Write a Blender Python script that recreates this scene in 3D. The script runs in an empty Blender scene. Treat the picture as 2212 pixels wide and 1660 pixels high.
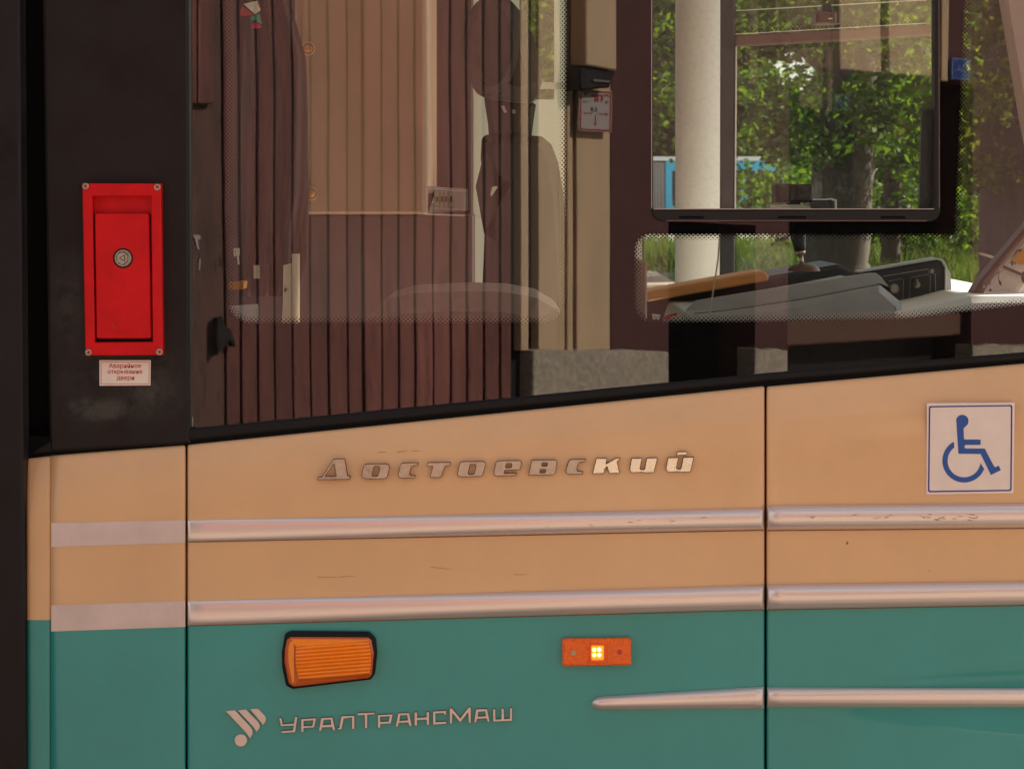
import bpy, bmesh, math, random
from mathutils import Vector, Matrix
from mathutils.geometry import tessellate_polygon
random.seed(7)
S = bpy.context.scene
COL = S.collection

# ------------------------------------------------------------------ camera, sky, sun, exposure
FPX = 5373.0                       # focal length in pixels of a 2212 px wide picture
CAM = Vector((0.0, -3.64, 1.55))
PITCH = math.atan(410.0 / FPX)
cd = bpy.data.cameras.new("camera")
cam = bpy.data.objects.new("camera", cd)
COL.objects.link(cam)
cam.location = CAM
cam.rotation_euler = (math.pi / 2 - PITCH, 0, 0)
cd.sensor_width = 36.0
cd.lens = FPX / 2212.0 * 36.0
cd.dof.use_dof = True
cd.dof.focus_distance = 3.66
cd.dof.aperture_fstop = 30
cd.clip_start = 0.05
cd.clip_end = 3000
S.camera = cam

SUN = Vector((0.72, 0.42, 0.56)).normalized()      # towards the sun
world = bpy.data.worlds.new("World")
S.world = world
world.use_nodes = True
wn = world.node_tree.nodes
sky = wn.new("ShaderNodeTexSky")
sky.sky_type = 'NISHITA'
sky.sun_disc = False
sky.sun_elevation = math.asin(SUN.z)
sky.sun_rotation = math.atan2(SUN.x, SUN.y)
sky.air_density = 1.0
sky.dust_density = 2.0
wl = world.node_tree.links
wtc = wn.new("ShaderNodeTexCoord")
cn = wn.new("ShaderNodeTexNoise")                  # white clouds added over the sky to brighten fill and strip highlights
cn.inputs["Scale"].default_value = 2.6; cn.inputs["Detail"].default_value = 7; cn.inputs["Roughness"].default_value = 0.6
wl.new(wtc.outputs["Generated"], cn.inputs["Vector"])
cr = wn.new("ShaderNodeMapRange")
cr.inputs[1].default_value = 0.44; cr.inputs[2].default_value = 0.66; cr.inputs[4].default_value = 0.7
wl.new(cn.outputs[0], cr.inputs[0])
cm_ = wn.new("ShaderNodeMix"); cm_.data_type = 'RGBA'
wl.new(cr.outputs[0], cm_.inputs[0]); wl.new(sky.outputs[0], cm_.inputs[6])
cm_.inputs[7].default_value = (9.5, 9.0, 8.3, 1)
wl.new(cm_.outputs[2], wn["Background"].inputs[0])
wn["Background"].inputs[1].default_value = 0.065
sl = bpy.data.lights.new("sun", 'SUN')
sl.energy = 5.0
sl.angle = math.radians(0.5)
sl.color = (1.0, 0.90, 0.76)
sun = bpy.data.objects.new("sun", sl)
COL.objects.link(sun)
sun.rotation_euler = SUN.to_track_quat('Z', 'Y').to_euler()
S.view_settings.view_transform = 'Standard'
S.view_settings.look = 'None'
S.view_settings.gamma = 1.0
S.view_settings.use_curve_mapping = False
S.view_settings.exposure = 1.38

# ------------------------------------------------------------------ measuring helpers
CP, SP = math.cos(PITCH), math.sin(PITCH)
FWD, UP = Vector((0, CP, -SP)), Vector((0, SP, CP))
def ray(u, v):
    return FWD * FPX + Vector((1, 0, 0)) * (u - 1106.0) + UP * (830.0 - v)
def P(u, v, Y=0.0):
    """point at depth Y whose measured place in the photograph is (u, v)"""
    d = ray(u, v)
    return CAM + d * ((Y - CAM.y) / d.y)
def PX(Y):                          # metres per picture pixel at depth Y
    return (Y - CAM.y) / FPX

# ------------------------------------------------------------------ mesh helpers
ROOTS = {}
def empty(name, loc, label, cat, group=None):
    o = bpy.data.objects.new(name, None)
    o.location = loc
    o.empty_display_size = 0.1
    COL.objects.link(o)
    o["label"] = label; o["category"] = cat
    if group: o["group"] = group
    ROOTS[o.name] = Vector(loc)
    return o
def put(name, me, mat, parent=None, kind=None, label=None, cat=None, group=None, smooth=False):
    o = bpy.data.objects.new(name, me)
    COL.objects.link(o)
    if mat is not None and not me.materials:
        for m in (mat if isinstance(mat, (list, tuple)) else [mat]):
            me.materials.append(m)
    if parent is not None:
        o.parent = parent
        if parent.name in ROOTS:
            o.matrix_parent_inverse = Matrix.Translation(-ROOTS[parent.name])
    if kind: o["kind"] = kind
    if label: o["label"] = label
    if cat: o["category"] = cat
    if group: o["group"] = group
    if smooth:
        me.polygons.foreach_set("use_smooth", [True] * len(me.polygons))
    return o
def mesh(name, vs, fs):
    me = bpy.data.meshes.new(name)
    me.from_pydata([tuple(v) for v in vs], [], fs)
    me.update()
    return me
def fixn(me):
    bm = bmesh.new(); bm.from_mesh(me)
    bmesh.ops.recalc_face_normals(bm, faces=bm.faces)
    bm.to_mesh(me); bm.free()
    return me
def area(l):
    return 0.5 * sum(l[i][0] * l[(i + 1) % len(l)][1] - l[(i + 1) % len(l)][0] * l[i][1] for i in range(len(l)))
def clean(l):
    out = []
    for p in l:
        if not out or (abs(p[0] - out[-1][0]) + abs(p[1] - out[-1][1])) > 1e-7: out.append(tuple(p))
    if (abs(out[0][0] - out[-1][0]) + abs(out[0][1] - out[-1][1])) < 1e-7: out.pop()
    return out
def offset(l, d):
    """move a loop to its left by d (inwards for a counter-clockwise loop)"""
    n = len(l); out = []
    for i in range(n):
        p0, p1, p2 = Vector(l[i - 1]), Vector(l[i]), Vector(l[(i + 1) % n])
        a = (p1 - p0).normalized(); b = (p2 - p1).normalized()
        na, nb = Vector((-a.y, a.x)), Vector((-b.y, b.x))
        m = na + nb
        m = m / max(m.length_squared, 0.35) * 2.0
        out.append((p1.x + m.x * d, p1.y + m.y * d))
    return out
def slab2d(loops, depth, bev=0.0):
    """loops in a plane (x, y); front face at z=0, back at z=-depth (local)"""
    ls = []
    for k, l in enumerate(loops):
        l = clean(l)
        if (area(l) > 0) != (k == 0): l = l[::-1]
        ls.append(l)
    vs, fs = [], []
    ins = [offset(l, bev) for l in ls] if bev else ls
    base = []
    for l in ins:
        base.append(len(vs)); vs += [(x, y, 0.0) for x, y in l]
    tri = tessellate_polygon([[Vector((x, y, 0)) for x, y in l] for l in ins])
    nfront = len(vs)
    for t in tri:
        a, b, c = t
        A, B, Cc = Vector(vs[a]), Vector(vs[b]), Vector(vs[c])
        fs.append((a, b, c) if (B - A).cross(Cc - A).z > 0 else (a, c, b))
    rings = [base]
    levels = ([-bev] if bev else []) + [-depth]
    for lv in levels:
        nb = []
        for l in ls:
            nb.append(len(vs)); vs += [(x, y, lv) for x, y in l]
        for k, l in enumerate(ls):
            n = len(l)
            for i in range(n):
                j = (i + 1) % n
                fs.append((rings[-1][k] + i, nb[k] + i, nb[k] + j, rings[-1][k] + j))
        rings.append(nb)
    off = rings[-1][0]
    for t in list(fs[:len(tri)]):
        fs.append((t[0] + off, t[2] + off, t[1] + off))
    return vs, fs
def prism(name, loops, Y, depth, mat, parent=None, bev=0.0, **kw):
    """loops are measured in picture pixels; the front face stands at depth Y, the body reaches back by depth"""
    L2 = []
    for l in loops:
        q = []
        for u, v in l:
            p = P(u, v, Y); q.append((p.x, p.z))
        L2.append(q)
    vs, fs = slab2d(L2, depth, bev)
    me = mesh(name, [(x, Y - z, y) for x, y, z in vs], fs)
    return put(name, me, mat, parent, **kw)
def rnd(pts, r, n=5):
    """round the corners of a polygon (pixels); r may be one radius or one per corner"""
    out = []
    N = len(pts)
    for i, p in enumerate(pts):
        ri = r[i] if isinstance(r, (list, tuple)) else r
        if ri <= 0: out.append(tuple(p)); continue
        p0, p1, p2 = Vector(pts[i - 1]), Vector(p), Vector(pts[(i + 1) % N])
        a, b = (p0 - p1), (p2 - p1)
        la, lb = a.length, b.length
        a.normalize(); b.normalize()
        ang = max(a.angle(b), 0.05)
        t = min(ri / math.tan(ang / 2), la * 0.49, lb * 0.49)
        A, B = p1 + a * t, p1 + b * t
        for k in range(n + 1):
            s = k / n
            q = A * (1 - s) ** 2 + p1 * 2 * s * (1 - s) + B * s * s
            out.append((q.x, q.y))
    return out
def circ(u, v, r, n=20):
    return [(u + r * math.cos(2 * math.pi * i / n), v + r * math.sin(2 * math.pi * i / n)) for i in range(n)]
def rect(u0, v0, u1, v1):
    return [(u0, v0), (u1, v0), (u1, v1), (u0, v1)]
def box_me(name, x0, x1, y0, y1, z0, z1):
    vs = [(x, y, z) for x in (x0, x1) for y in (y0, y1) for z in (z0, z1)]
    fs = [(0, 1, 3, 2), (4, 6, 7, 5), (0, 4, 5, 1), (2, 3, 7, 6), (0, 2, 6, 4), (1, 5, 7, 3)]
    return mesh(name, vs, fs)
def tube(name, pts, rads, mat, parent=None, n=12, **kw):
    vs, fs = [], []
    m = len(pts)
    for i, p in enumerate(pts):
        p = Vector(p)
        d = (Vector(pts[min(i + 1, m - 1)]) - Vector(pts[max(i - 1, 0)])).normalized()
        a = d.orthogonal().normalized() if abs(d.z) < 0.9 else Vector((1, 0, 0)).cross(d).normalized().cross(d).normalized()
        a = (Vector((1, 0, 0)) - d * d.x)
        if a.length < 0.1: a = Vector((0, 1, 0)) - d * d.y
        a.normalize(); b = d.cross(a)
        r = rads[i] if isinstance(rads, (list, tuple)) else rads
        for k in range(n):
            t = 2 * math.pi * k / n
            vs.append(p + a * (r * math.cos(t)) + b * (r * math.sin(t)))
    for i in range(m - 1):
        for k in range(n):
            j = (k + 1) % n
            fs.append((i * n + k, i * n + j, (i + 1) * n + j, (i + 1) * n + k))
    fs.append(tuple(range(n))[::-1]); fs.append(tuple((m - 1) * n + k for k in range(n)))
    return put(name, fixn(mesh(name, vs, fs)), mat, parent, smooth=True, **kw)
def joined(name, parts):
    vs, fs = [], []
    for v, f in parts:
        o = len(vs); vs += [tuple(x) for x in v]; fs += [tuple(i + o for i in q) for q in f]
    return mesh(name, vs, fs)
def text2d(body, size, align='CENTER', bold=0.0):
    c = bpy.data.curves.new("t", 'FONT')
    c.body = body; c.size = size; c.align_x = align; c.align_y = 'CENTER'
    c.offset = bold
    c.resolution_u = 3
    o = bpy.data.objects.new("t", c)
    COL.objects.link(o)
    dg = bpy.context.evaluated_depsgraph_get()
    me = bpy.data.meshes.new_from_object(o.evaluated_get(dg))
    vs = [(v.co.x, v.co.y) for v in me.vertices]; fs = [tuple(p.vertices) for p in me.polygons]
    bpy.data.objects.remove(o); bpy.data.curves.remove(c); bpy.data.meshes.remove(me)
    return vs, fs
# lettering is made first, while the scene is small
TXT = {k: text2d(k, 1.0, bold=b) for k, b in (("Аварийное", .012), ("открывание", .012), ("двери", .012), ("ПГ", .05), ("8", .01), ("117", .01), ("5.8", .01), ("л", .01), ("0", 0), ("117 ", 0))}

# ------------------------------------------------------------------ materials
def M(name, col, rough=0.5, metal=0.0, spec=0.5, var=0.0, vscale=20.0, bump=0.0, bscale=200.0, coat=0.0, stretch=None, specks=0.0, speck_col=(0.05, 0.02, 0.01), sscale=90.0, objrand=0.0):
    m = bpy.data.materials.new(name)
    m.use_nodes = True
    nt = m.node_tree; b = nt.nodes["Principled BSDF"]
    b.inputs["Base Color"].default_value = (*col, 1)
    b.inputs["Roughness"].default_value = rough
    b.inputs["Metallic"].default_value = metal
    b.inputs["Specular IOR Level"].default_value = spec
    b.inputs["Coat Weight"].default_value = coat
    b.inputs["Coat Roughness"].default_value = 0.10
    if not (var or bump or specks): return m
    tc = nt.nodes.new("ShaderNodeTexCoord")
    mp = nt.nodes.new("ShaderNodeMapping")
    nt.links.new(tc.outputs["Object"], mp.inputs[0])
    if stretch: mp.inputs["Scale"].default_value = stretch
    last = None
    if objrand:
        oi = nt.nodes.new("ShaderNodeObjectInfo")
        orr = nt.nodes.new("ShaderNodeMapRange")
        orr.inputs[3].default_value = 1 - objrand; orr.inputs[4].default_value = 1 + objrand
        nt.links.new(oi.outputs["Random"], orr.inputs[0])
    if var:
        n = nt.nodes.new("ShaderNodeTexNoise")
        n.inputs["Scale"].default_value = vscale; n.inputs["Detail"].default_value = 6
        n.inputs["Roughness"].default_value = 0.65
        nt.links.new(mp.outputs[0], n.inputs["Vector"])
        r = nt.nodes.new("ShaderNodeMapRange")
        r.inputs[1].default_value = 0.3; r.inputs[2].default_value = 0.7
        r.inputs[3].default_value = 1 - var; r.inputs[4].default_value = 1 + var
        nt.links.new(n.outputs[0], r.inputs[0])
        x = nt.nodes.new("ShaderNodeVectorMath"); x.operation = 'SCALE'
        x.inputs[0].default_value = col
        if objrand:
            mm = nt.nodes.new("ShaderNodeMath"); mm.operation = 'MULTIPLY'
            nt.links.new(r.outputs[0], mm.inputs[0]); nt.links.new(orr.outputs[0], mm.inputs[1])
            nt.links.new(mm.outputs[0], x.inputs["Scale"])
        else: nt.links.new(r.outputs[0], x.inputs["Scale"])
        last = x.outputs[0]
        rr = nt.nodes.new("ShaderNodeMapRange")
        rr.inputs[1].default_value = 0.3; rr.inputs[2].default_value = 0.7
        rr.inputs[3].default_value = max(0, rough - var * 0.4); rr.inputs[4].default_value = min(1, rough + var * 0.4)
        nt.links.new(n.outputs[0], rr.inputs[0]); nt.links.new(rr.outputs[0], b.inputs["Roughness"])
    if specks:
        n = nt.nodes.new("ShaderNodeTexNoise")
        n.inputs["Scale"].default_value = sscale; n.inputs["Detail"].default_value = 2
        nt.links.new(mp.outputs[0], n.inputs["Vector"])
        r = nt.nodes.new("ShaderNodeMapRange")
        r.inputs[1].default_value = specks; r.inputs[2].default_value = specks + 0.03
        nt.links.new(n.outputs[0], r.inputs[0])
        mx = nt.nodes.new("ShaderNodeMix"); mx.data_type = 'RGBA'
        nt.links.new(r.outputs[0], mx.inputs[0])
        if last is not None: nt.links.new(last, mx.inputs[6])
        else: mx.inputs[6].default_value = (*col, 1)
        mx.inputs[7].default_value = (*speck_col, 1)
        last = mx.outputs[2]
    if last is not None: nt.links.new(last, b.inputs["Base Color"])
    if bump:
        n = nt.nodes.new("ShaderNodeTexNoise")
        n.inputs["Scale"].default_value = bscale; n.inputs["Detail"].default_value = 5
        nt.links.new(mp.outputs[0], n.inputs["Vector"])
        bp = nt.nodes.new("ShaderNodeBump")
        bp.inputs["Strength"].default_value = bump; bp.inputs["Distance"].default_value = 0.01
        nt.links.new(n.outputs[0], bp.inputs["Height"]); nt.links.new(bp.outputs[0], b.inputs["Normal"])
    return m
def glass_mat(name, tint, ior=1.9, dust=0.0, wave=0.0):
    m = bpy.data.materials.new(name); m.use_nodes = True
    nt = m.node_tree; nt.nodes.clear()
    out = nt.nodes.new("ShaderNodeOutputMaterial")
    tr = nt.nodes.new("ShaderNodeBsdfTransparent"); tr.inputs[0].default_value = (*tint, 1)
    gl = nt.nodes.new("ShaderNodeBsdfGlossy"); gl.inputs["Roughness"].default_value = 0.0
    gl.inputs[0].default_value = (1, 1, 1, 1)
    fr = nt.nodes.new("ShaderNodeFresnel"); fr.inputs[0].default_value = ior
    mx = nt.nodes.new("ShaderNodeMixShader")
    nt.links.new(fr.outputs[0], mx.inputs[0])
    nt.links.new(tr.outputs[0], mx.inputs[1]); nt.links.new(gl.outputs[0], mx.inputs[2])
    last = mx.outputs[0]
    tc = nt.nodes.new("ShaderNodeTexCoord")
    if wave:
        n = nt.nodes.new("ShaderNodeTexNoise"); n.inputs["Scale"].default_value = 2.2; n.inputs["Detail"].default_value = 1
        nt.links.new(tc.outputs["Object"], n.inputs["Vector"])
        bp = nt.nodes.new("ShaderNodeBump"); bp.inputs["Strength"].default_value = 1.0; bp.inputs["Distance"].default_value = wave
        nt.links.new(n.outputs[0], bp.inputs["Height"]); nt.links.new(bp.outputs[0], gl.inputs["Normal"])
    if dust:
        n = nt.nodes.new("ShaderNodeTexNoise"); n.inputs["Scale"].default_value = 160; n.inputs["Detail"].default_value = 4
        nt.links.new(tc.outputs["Object"], n.inputs["Vector"])
        r = nt.nodes.new("ShaderNodeMapRange")
        r.inputs[1].default_value = 0.45; r.inputs[2].default_value = 0.75
        r.inputs[3].default_value = dust * 0.6; r.inputs[4].default_value = dust * 4
        nt.links.new(n.outputs[0], r.inputs[0])
        df = nt.nodes.new("ShaderNodeBsdfDiffuse"); df.inputs[0].default_value = (0.5, 0.5, 0.46, 1)
        m2 = nt.nodes.new("ShaderNodeMixShader")
        nt.links.new(r.outputs[0], m2.inputs[0]); nt.links.new(last, m2.inputs[1]); nt.links.new(df.outputs[0], m2.inputs[2])
        last = m2.outputs[0]
    nt.links.new(last, out.inputs[0])
    return m
def clear_mat(name, tint):
    m = bpy.data.materials.new(name); m.use_nodes = True
    nt = m.node_tree; nt.nodes.clear()
    out = nt.nodes.new("ShaderNodeOutputMaterial")
    tr = nt.nodes.new("ShaderNodeBsdfTransparent"); tr.inputs[0].default_value = (*tint, 1)
    nt.links.new(tr.outputs[0], out.inputs[0])
    return m
def leaf_mat(name, dark, light, trans):
    m = bpy.data.materials.new(name); m.use_nodes = True
    nt = m.node_tree; nt.nodes.clear()
    out = nt.nodes.new("ShaderNodeOutputMaterial")
    g = nt.nodes.new("ShaderNodeNewGeometry")
    cr = nt.nodes.new("ShaderNodeMix"); cr.data_type = 'RGBA'
    nt.links.new(g.outputs["Random Per Island"], cr.inputs[0])
    cr.inputs[6].default_value = (*dark, 1); cr.inputs[7].default_value = (*light, 1)
    d = nt.nodes.new("ShaderNodeBsdfDiffuse"); t = nt.nodes.new("ShaderNodeBsdfTranslucent")
    gl = nt.nodes.new("ShaderNodeBsdfGlossy"); gl.inputs["Roughness"].default_value = 0.6
    mv = nt.nodes.new("ShaderNodeMix"); mv.data_type = 'RGBA'; mv.blend_type = 'MULTIPLY'; mv.inputs[0].default_value = 1
    nt.links.new(cr.outputs[2], mv.inputs[6]); mv.inputs[7].default_value = (1.6, 1.5, 0.5, 1)
    nt.links.new(cr.outputs[2], d.inputs[0]); nt.links.new(mv.outputs[2], t.inputs[0])
    mx = nt.nodes.new("ShaderNodeMixShader"); mx.inputs[0].default_value = trans
    nt.links.new(d.outputs[0], mx.inputs[1]); nt.links.new(t.outputs[0], mx.inputs[2])
    m2 = nt.nodes.new("ShaderNodeMixShader"); m2.inputs[0].default_value = 0.02
    nt.links.new(mx.outputs[0], m2.inputs[1]); nt.links.new(gl.outputs[0], m2.inputs[2])
    nt.links.new(m2.outputs[0], out.inputs[0])
    return m
def emit_mat(name, col, st):
    m = bpy.data.materials.new(name); m.use_nodes = True
    b = m.node_tree.nodes["Principled BSDF"]
    b.inputs["Base Color"].default_value = (*col, 1)
    b.inputs["Emission Color"].default_value = (*col, 1); b.inputs["Emission Strength"].default_value = st
    return m

def wallglow_mat():
    m = bpy.data.materials.new("translucent_stand_in"); m.use_nodes = True
    nt = m.node_tree; nt.nodes.clear()
    out = nt.nodes.new("ShaderNodeOutputMaterial")
    d = nt.nodes.new("ShaderNodeBsdfDiffuse"); d.inputs[0].default_value = (.75, .72, .62, 1)
    t = nt.nodes.new("ShaderNodeBsdfTranslucent"); t.inputs[0].default_value = (.92, .90, .80, 1)
    mx = nt.nodes.new("ShaderNodeMixShader"); mx.inputs[0].default_value = .8
    nt.links.new(d.outputs[0], mx.inputs[1]); nt.links.new(t.outputs[0], mx.inputs[2]); nt.links.new(mx.outputs[0], out.inputs[0])
    return m
m_wallglow = wallglow_mat()  # lets sun through so the added sheet looks like a lit wall
m_tantrim = M("tan_trim", (0.36, 0.24, 0.19), 0.7, var=0.1, vscale=30)
CREAM = (0.71, 0.405, 0.195)
TEAL = (0.028, 0.26, 0.225)
m_cream = M("cream_paint", CREAM, 0.40, spec=0.3, var=0.06, vscale=5, coat=0.4, specks=0.79, speck_col=(0.25, 0.12, 0.05), sscale=60)
m_teal = M("turquoise_paint", TEAL, 0.36, spec=0.3, var=0.09, vscale=4, coat=0.55, specks=0.80, speck_col=(0.02, 0.04, 0.03), sscale=70)
m_silver = M("silver_paint", (0.74, 0.61, 0.55), 0.24, metal=0.5, spec=0.5)
m_tape = M("silver_tape", (0.66, 0.50, 0.43), 0.5, metal=0.15, var=0.10, vscale=14)
m_chrome = M("worn_chrome", (0.47, 0.40, 0.33), 0.30, metal=0.8, var=0.18, vscale=55)
m_bright = M("bright_chrome", (0.80, 0.73, 0.60), 0.25, metal=0.8, var=0.12, vscale=50)
m_edgeshade = M("edge_shade", (0.13, 0.06, 0.03), 0.6, metal=0.2)  # dark outline colour painted on in place of contact shade around letters
m_steel = M("badge_steel", (0.70, 0.53, 0.45), 0.42, metal=0.35, var=0.06, vscale=80)
m_dark = M("black_rubber", (0.010, 0.008, 0.008), 0.6, spec=0.2, var=0.3, vscale=30)
m_door = M("door_leaf_black", (0.012, 0.008, 0.008), 0.5, spec=0.22, var=0.35, vscale=12, bump=0.05)
m_black = M("black_backing", (0.004, 0.004, 0.004), 0.8, spec=0.1)
m_frit = M("ceramic_frit", (0.004, 0.004, 0.0045), 0.6, spec=0.0)
m_red = M("red_plastic", (0.60, 0.001, 0.004), 0.45, spec=0.25, var=0.13, vscale=25, specks=0.74, speck_col=(0.33, 0.05, 0.04), sscale=110, bump=0.03, bscale=700)
m_zinc = M("zinc_screw", (0.42, 0.36, 0.28), 0.4, metal=0.6, var=0.2, vscale=300)
m_white = M("white_vinyl", (0.80, 0.64, 0.54), 0.45, var=0.04, vscale=40)
m_redprint = M("red_print", (0.50, 0.03, 0.03), 0.5)
m_blueprint = M("blue_print", (0.012, 0.075, 0.30), 0.5, var=0.08, vscale=60)
m_navy = M("navy_print", (0.02, 0.015, 0.22), 0.5)
m_amber = M("amber_lens", (0.95, 0.235, 0.006), 0.22, spec=0.6, var=0.06, vscale=60, specks=0.77, speck_col=(0.2, 0.03, 0.01), sscale=80)
m_amber_d = M("amber_lens_rim", (0.55, 0.085, 0.006), 0.25, spec=0.6)
m_amber2 = M("orange_reflex", (0.92, 0.13, 0.003), 0.3, spec=0.5, var=0.18, vscale=220, bump=0.25, bscale=900)
m_led = emit_mat("led_glow", (1.0, 0.62, 0.12), 6.0)
m_ledbase = emit_mat("led_cavity", (1.0, 0.30, 0.02), 0.35)
m_glass = glass_mat("window_glass", (0.84, 0.87, 0.85), 1.75, dust=0.004, wave=0.00022)
m_pane = glass_mat("sliding_glass", (0.84, 0.88, 0.86), 1.68, dust=0.02, wave=0.0003)
m_clear = clear_mat("glass_body", (0.97, 0.98, 0.97))
m_farglass = glass_mat("far_glass", (0.95, 0.97, 0.95), 1.25, dust=0.008)
m_alu = M("dark_anodised", (0.012, 0.010, 0.010), 0.5, spec=0.25, var=0.2, vscale=50)
m_alul = M("bright_edge", (0.35, 0.33, 0.32), 0.3, metal=0.7)
m_intdark = M("dark_trim", (0.03, 0.022, 0.02), 0.7, var=0.2, vscale=15)
m_intgrey = M("grey_lining", (0.62, 0.58, 0.52), 0.75, var=0.08, vscale=8)
m_intcream = M("cream_lining", (0.80, 0.66, 0.48), 0.6, var=0.06, vscale=10)
m_intwhite = M("white_lining", (0.80, 0.78, 0.73), 0.6, var=0.04, vscale=10)
m_console = M("grey_plastic", (0.46, 0.48, 0.48), 0.5, var=0.08, vscale=25, bump=0.04, bscale=600)
m_consdark = M("dark_plastic", (0.03, 0.033, 0.035), 0.45, var=0.2, vscale=30)
m_seat = M("seat_fabric", (0.045, 0.038, 0.035), 0.9, var=0.2, vscale=60, bump=0.1, bscale=500)
m_wood = M("varnished_wood", (0.75, 0.32, 0.08), 0.45, var=0.25, vscale=8, stretch=(1, 10, 12))
m_sill = M("white_dash", (0.85, 0.85, 0.82), 0.5, var=0.03, vscale=20)
m_frame = M("brown_frame", (0.15, 0.075, 0.055), 0.5, var=0.15, vscale=30)
m_weather = M("weathered_white_paint", (0.72, 0.62, 0.55), 0.7, var=0.12, vscale=30, stretch=(9, 3, 3), specks=0.62, speck_col=(0.12, 0.08, 0.06), sscale=12)
m_yellow = M("ochre_patch", (0.62, 0.25, 0.03), 0.6, var=0.2, vscale=40)
# facade
m_plank = M("brown_plank_paint", (0.215, 0.076, 0.063), 0.6, var=0.34, vscale=4, stretch=(7, 7, 0.7), bump=0.25, bscale=40, objrand=0.28, specks=0.68, speck_col=(0.10, 0.02, 0.02), sscale=9)
m_oldplank = M("worn_board_paint", (0.125, 0.062, 0.05), 0.7, var=0.4, vscale=4, stretch=(6, 6, 1), bump=0.3, bscale=40, specks=0.66, speck_col=(0.05, 0.02, 0.02), sscale=9)
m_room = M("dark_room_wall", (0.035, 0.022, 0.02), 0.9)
m_brown = M("brown_wall_paint", (0.085, 0.026, 0.025), 0.7, var=0.15, vscale=3, bump=0.1, bscale=60)
m_facream = M("cream_board_paint", (0.62, 0.44, 0.28), 0.6, var=0.10, vscale=3, stretch=(3, 3, 0.6))
m_groove = M("dark_gap", (0.012, 0.007, 0.006), 0.9)
m_plinth = M("rough_plaster", (0.42, 0.36, 0.29), 0.95, var=0.32, vscale=40, bump=1.0, bscale=30)
m_metal_dk = M("dark_metal", (0.03, 0.025, 0.025), 0.4, metal=0.3, var=0.2, vscale=20)
m_signw = M("white_enamel", (0.42, 0.37, 0.36), 0.4, var=0.05, vscale=30)
m_signr = M("red_enamel", (0.33, 0.03, 0.03), 0.4)
m_signb = M("blue_enamel", (0.015, 0.06, 0.30), 0.35)
# ground
m_asphalt = M("asphalt", (0.13, 0.105, 0.085), 0.9, var=0.25, vscale=3, bump=0.3, bscale=80)
m_paving = M("pale_paving", (0.34, 0.27, 0.21), 0.9, var=0.15, vscale=2, bump=0.2, bscale=50)
m_road = M("pale_road", (0.42, 0.38, 0.33), 0.9, var=0.1, vscale=1)
m_soil = M("grassy_soil", (0.06, 0.08, 0.03), 0.95, var=0.3, vscale=2)
m_dirt = M("pinkish_dirt", (0.42, 0.30, 0.24), 0.95, var=0.12, vscale=1.5)
m_bark = M("grey_bark", (0.075, 0.052, 0.038), 0.95, var=0.35, vscale=6, stretch=(3, 3, 0.5), bump=0.6, bscale=12)
m_grass = leaf_mat("grass_blades", (0.045, 0.085, 0.02), (0.11, 0.145, 0.04), 0.4)
m_leaf_a = leaf_mat("poplar_leaves", (0.014, 0.045, 0.010), (0.12, 0.20, 0.024), 0.52)
m_leaf_b = leaf_mat("maple_leaves", (0.035, 0.06, 0.008), (0.16, 0.165, 0.018), 0.5)
m_leaf_c = leaf_mat("bush_leaves", (0.012, 0.036, 0.010), (0.055, 0.11, 0.02), 0.4)
m_tramblue = M("far_blue_paint", (0.02, 0.46, 0.74), 0.35, var=0.04, vscale=1)
m_tramwhite = M("far_white_paint", (0.75, 0.75, 0.73), 0.4)
m_bellows = M("grey_bellows", (0.45, 0.44, 0.42), 0.8)
m_farwin = M("far_window_glass", (0.03, 0.035, 0.04), 0.08, spec=0.6)

# ------------------------------------------------------------------ the ground, as sheets lying a little above each other
def sheet(name, x0, x1, y0, y1, z, mat):
    return put(name, mesh(name, [(x0, y0, z), (x1, y0, z), (x1, y1, z), (x0, y1, z)], [(0, 1, 2, 3)]), mat, kind="structure")
sheet("ground", -900, 900, -60, 1500, -0.012, m_soil)
sheet("pavement", -40, 40, -40, -1.6, -0.004, m_paving)
sheet("tramway", -40, 40, -1.6, 9, -0.002, m_asphalt)
sheet("dirt_path", -30, 2.9, 33, 47, 0.0, m_dirt)
sheet("road", -200, 200, 74, 99, 0.0, m_road)

# ------------------------------------------------------------------ the tram: body
tram = empty("tram", (0, 1.2, 0), "cream and turquoise tram cab side with silver strips and black window band", "tram")
def vtop(u):
    if u <= 403: return 987 + (u - 58) * (960 - 987) / 345.0
    if u <= 1654: return 960 + (u - 403) * (832.5 - 960) / 1251.0
    return 834 + (u - 1657) * (784 - 834) / 555.0
def lerp(a, b, t): return a + (b - a) * t
def smooth(t):
    t = max(0.0, min(1.0, t)); return t * t * (3 - 2 * t)
S2BOT = lambda u: lerp(1363, 1353, (u - 111) / 289) if u <= 402 else (lerp(1350, 1316, (u - 405) / 1245) if u < 1654 else lerp(1316, 1306, (u - 1657) / 555))
YB = -0.030
def ybody(u, v):
    """how far the body side stands out, without the rounded edges"""
    t = v - vtop(u)
    y = YB + 0.026 * max(0.0, 1 - t / 170.0) ** 2
    if u > 1720:
        w = min(1.6, (u - 1750) / 460.0)
        if w > 0:
            vl = 1484 - 59 * w
            if vl < v <= 1500:
                s = (v - vl) / (1500 - vl)
                y += 0.0085 * w * (0.45 * s + 0.55 * s * s)
            elif v > 1500:
                y += 0.0085 * w * (1 - smooth((v - 1510) / (45 + 45 * w)))
    if u > 1810:
        w = min(1.0, (u - 1810) / 200.0)
        y += 0.0005 * w * math.exp(-((v - (1474 - 18 * (u - 1830) / 380.0)) / 6.5) ** 2)
    return y
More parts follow.
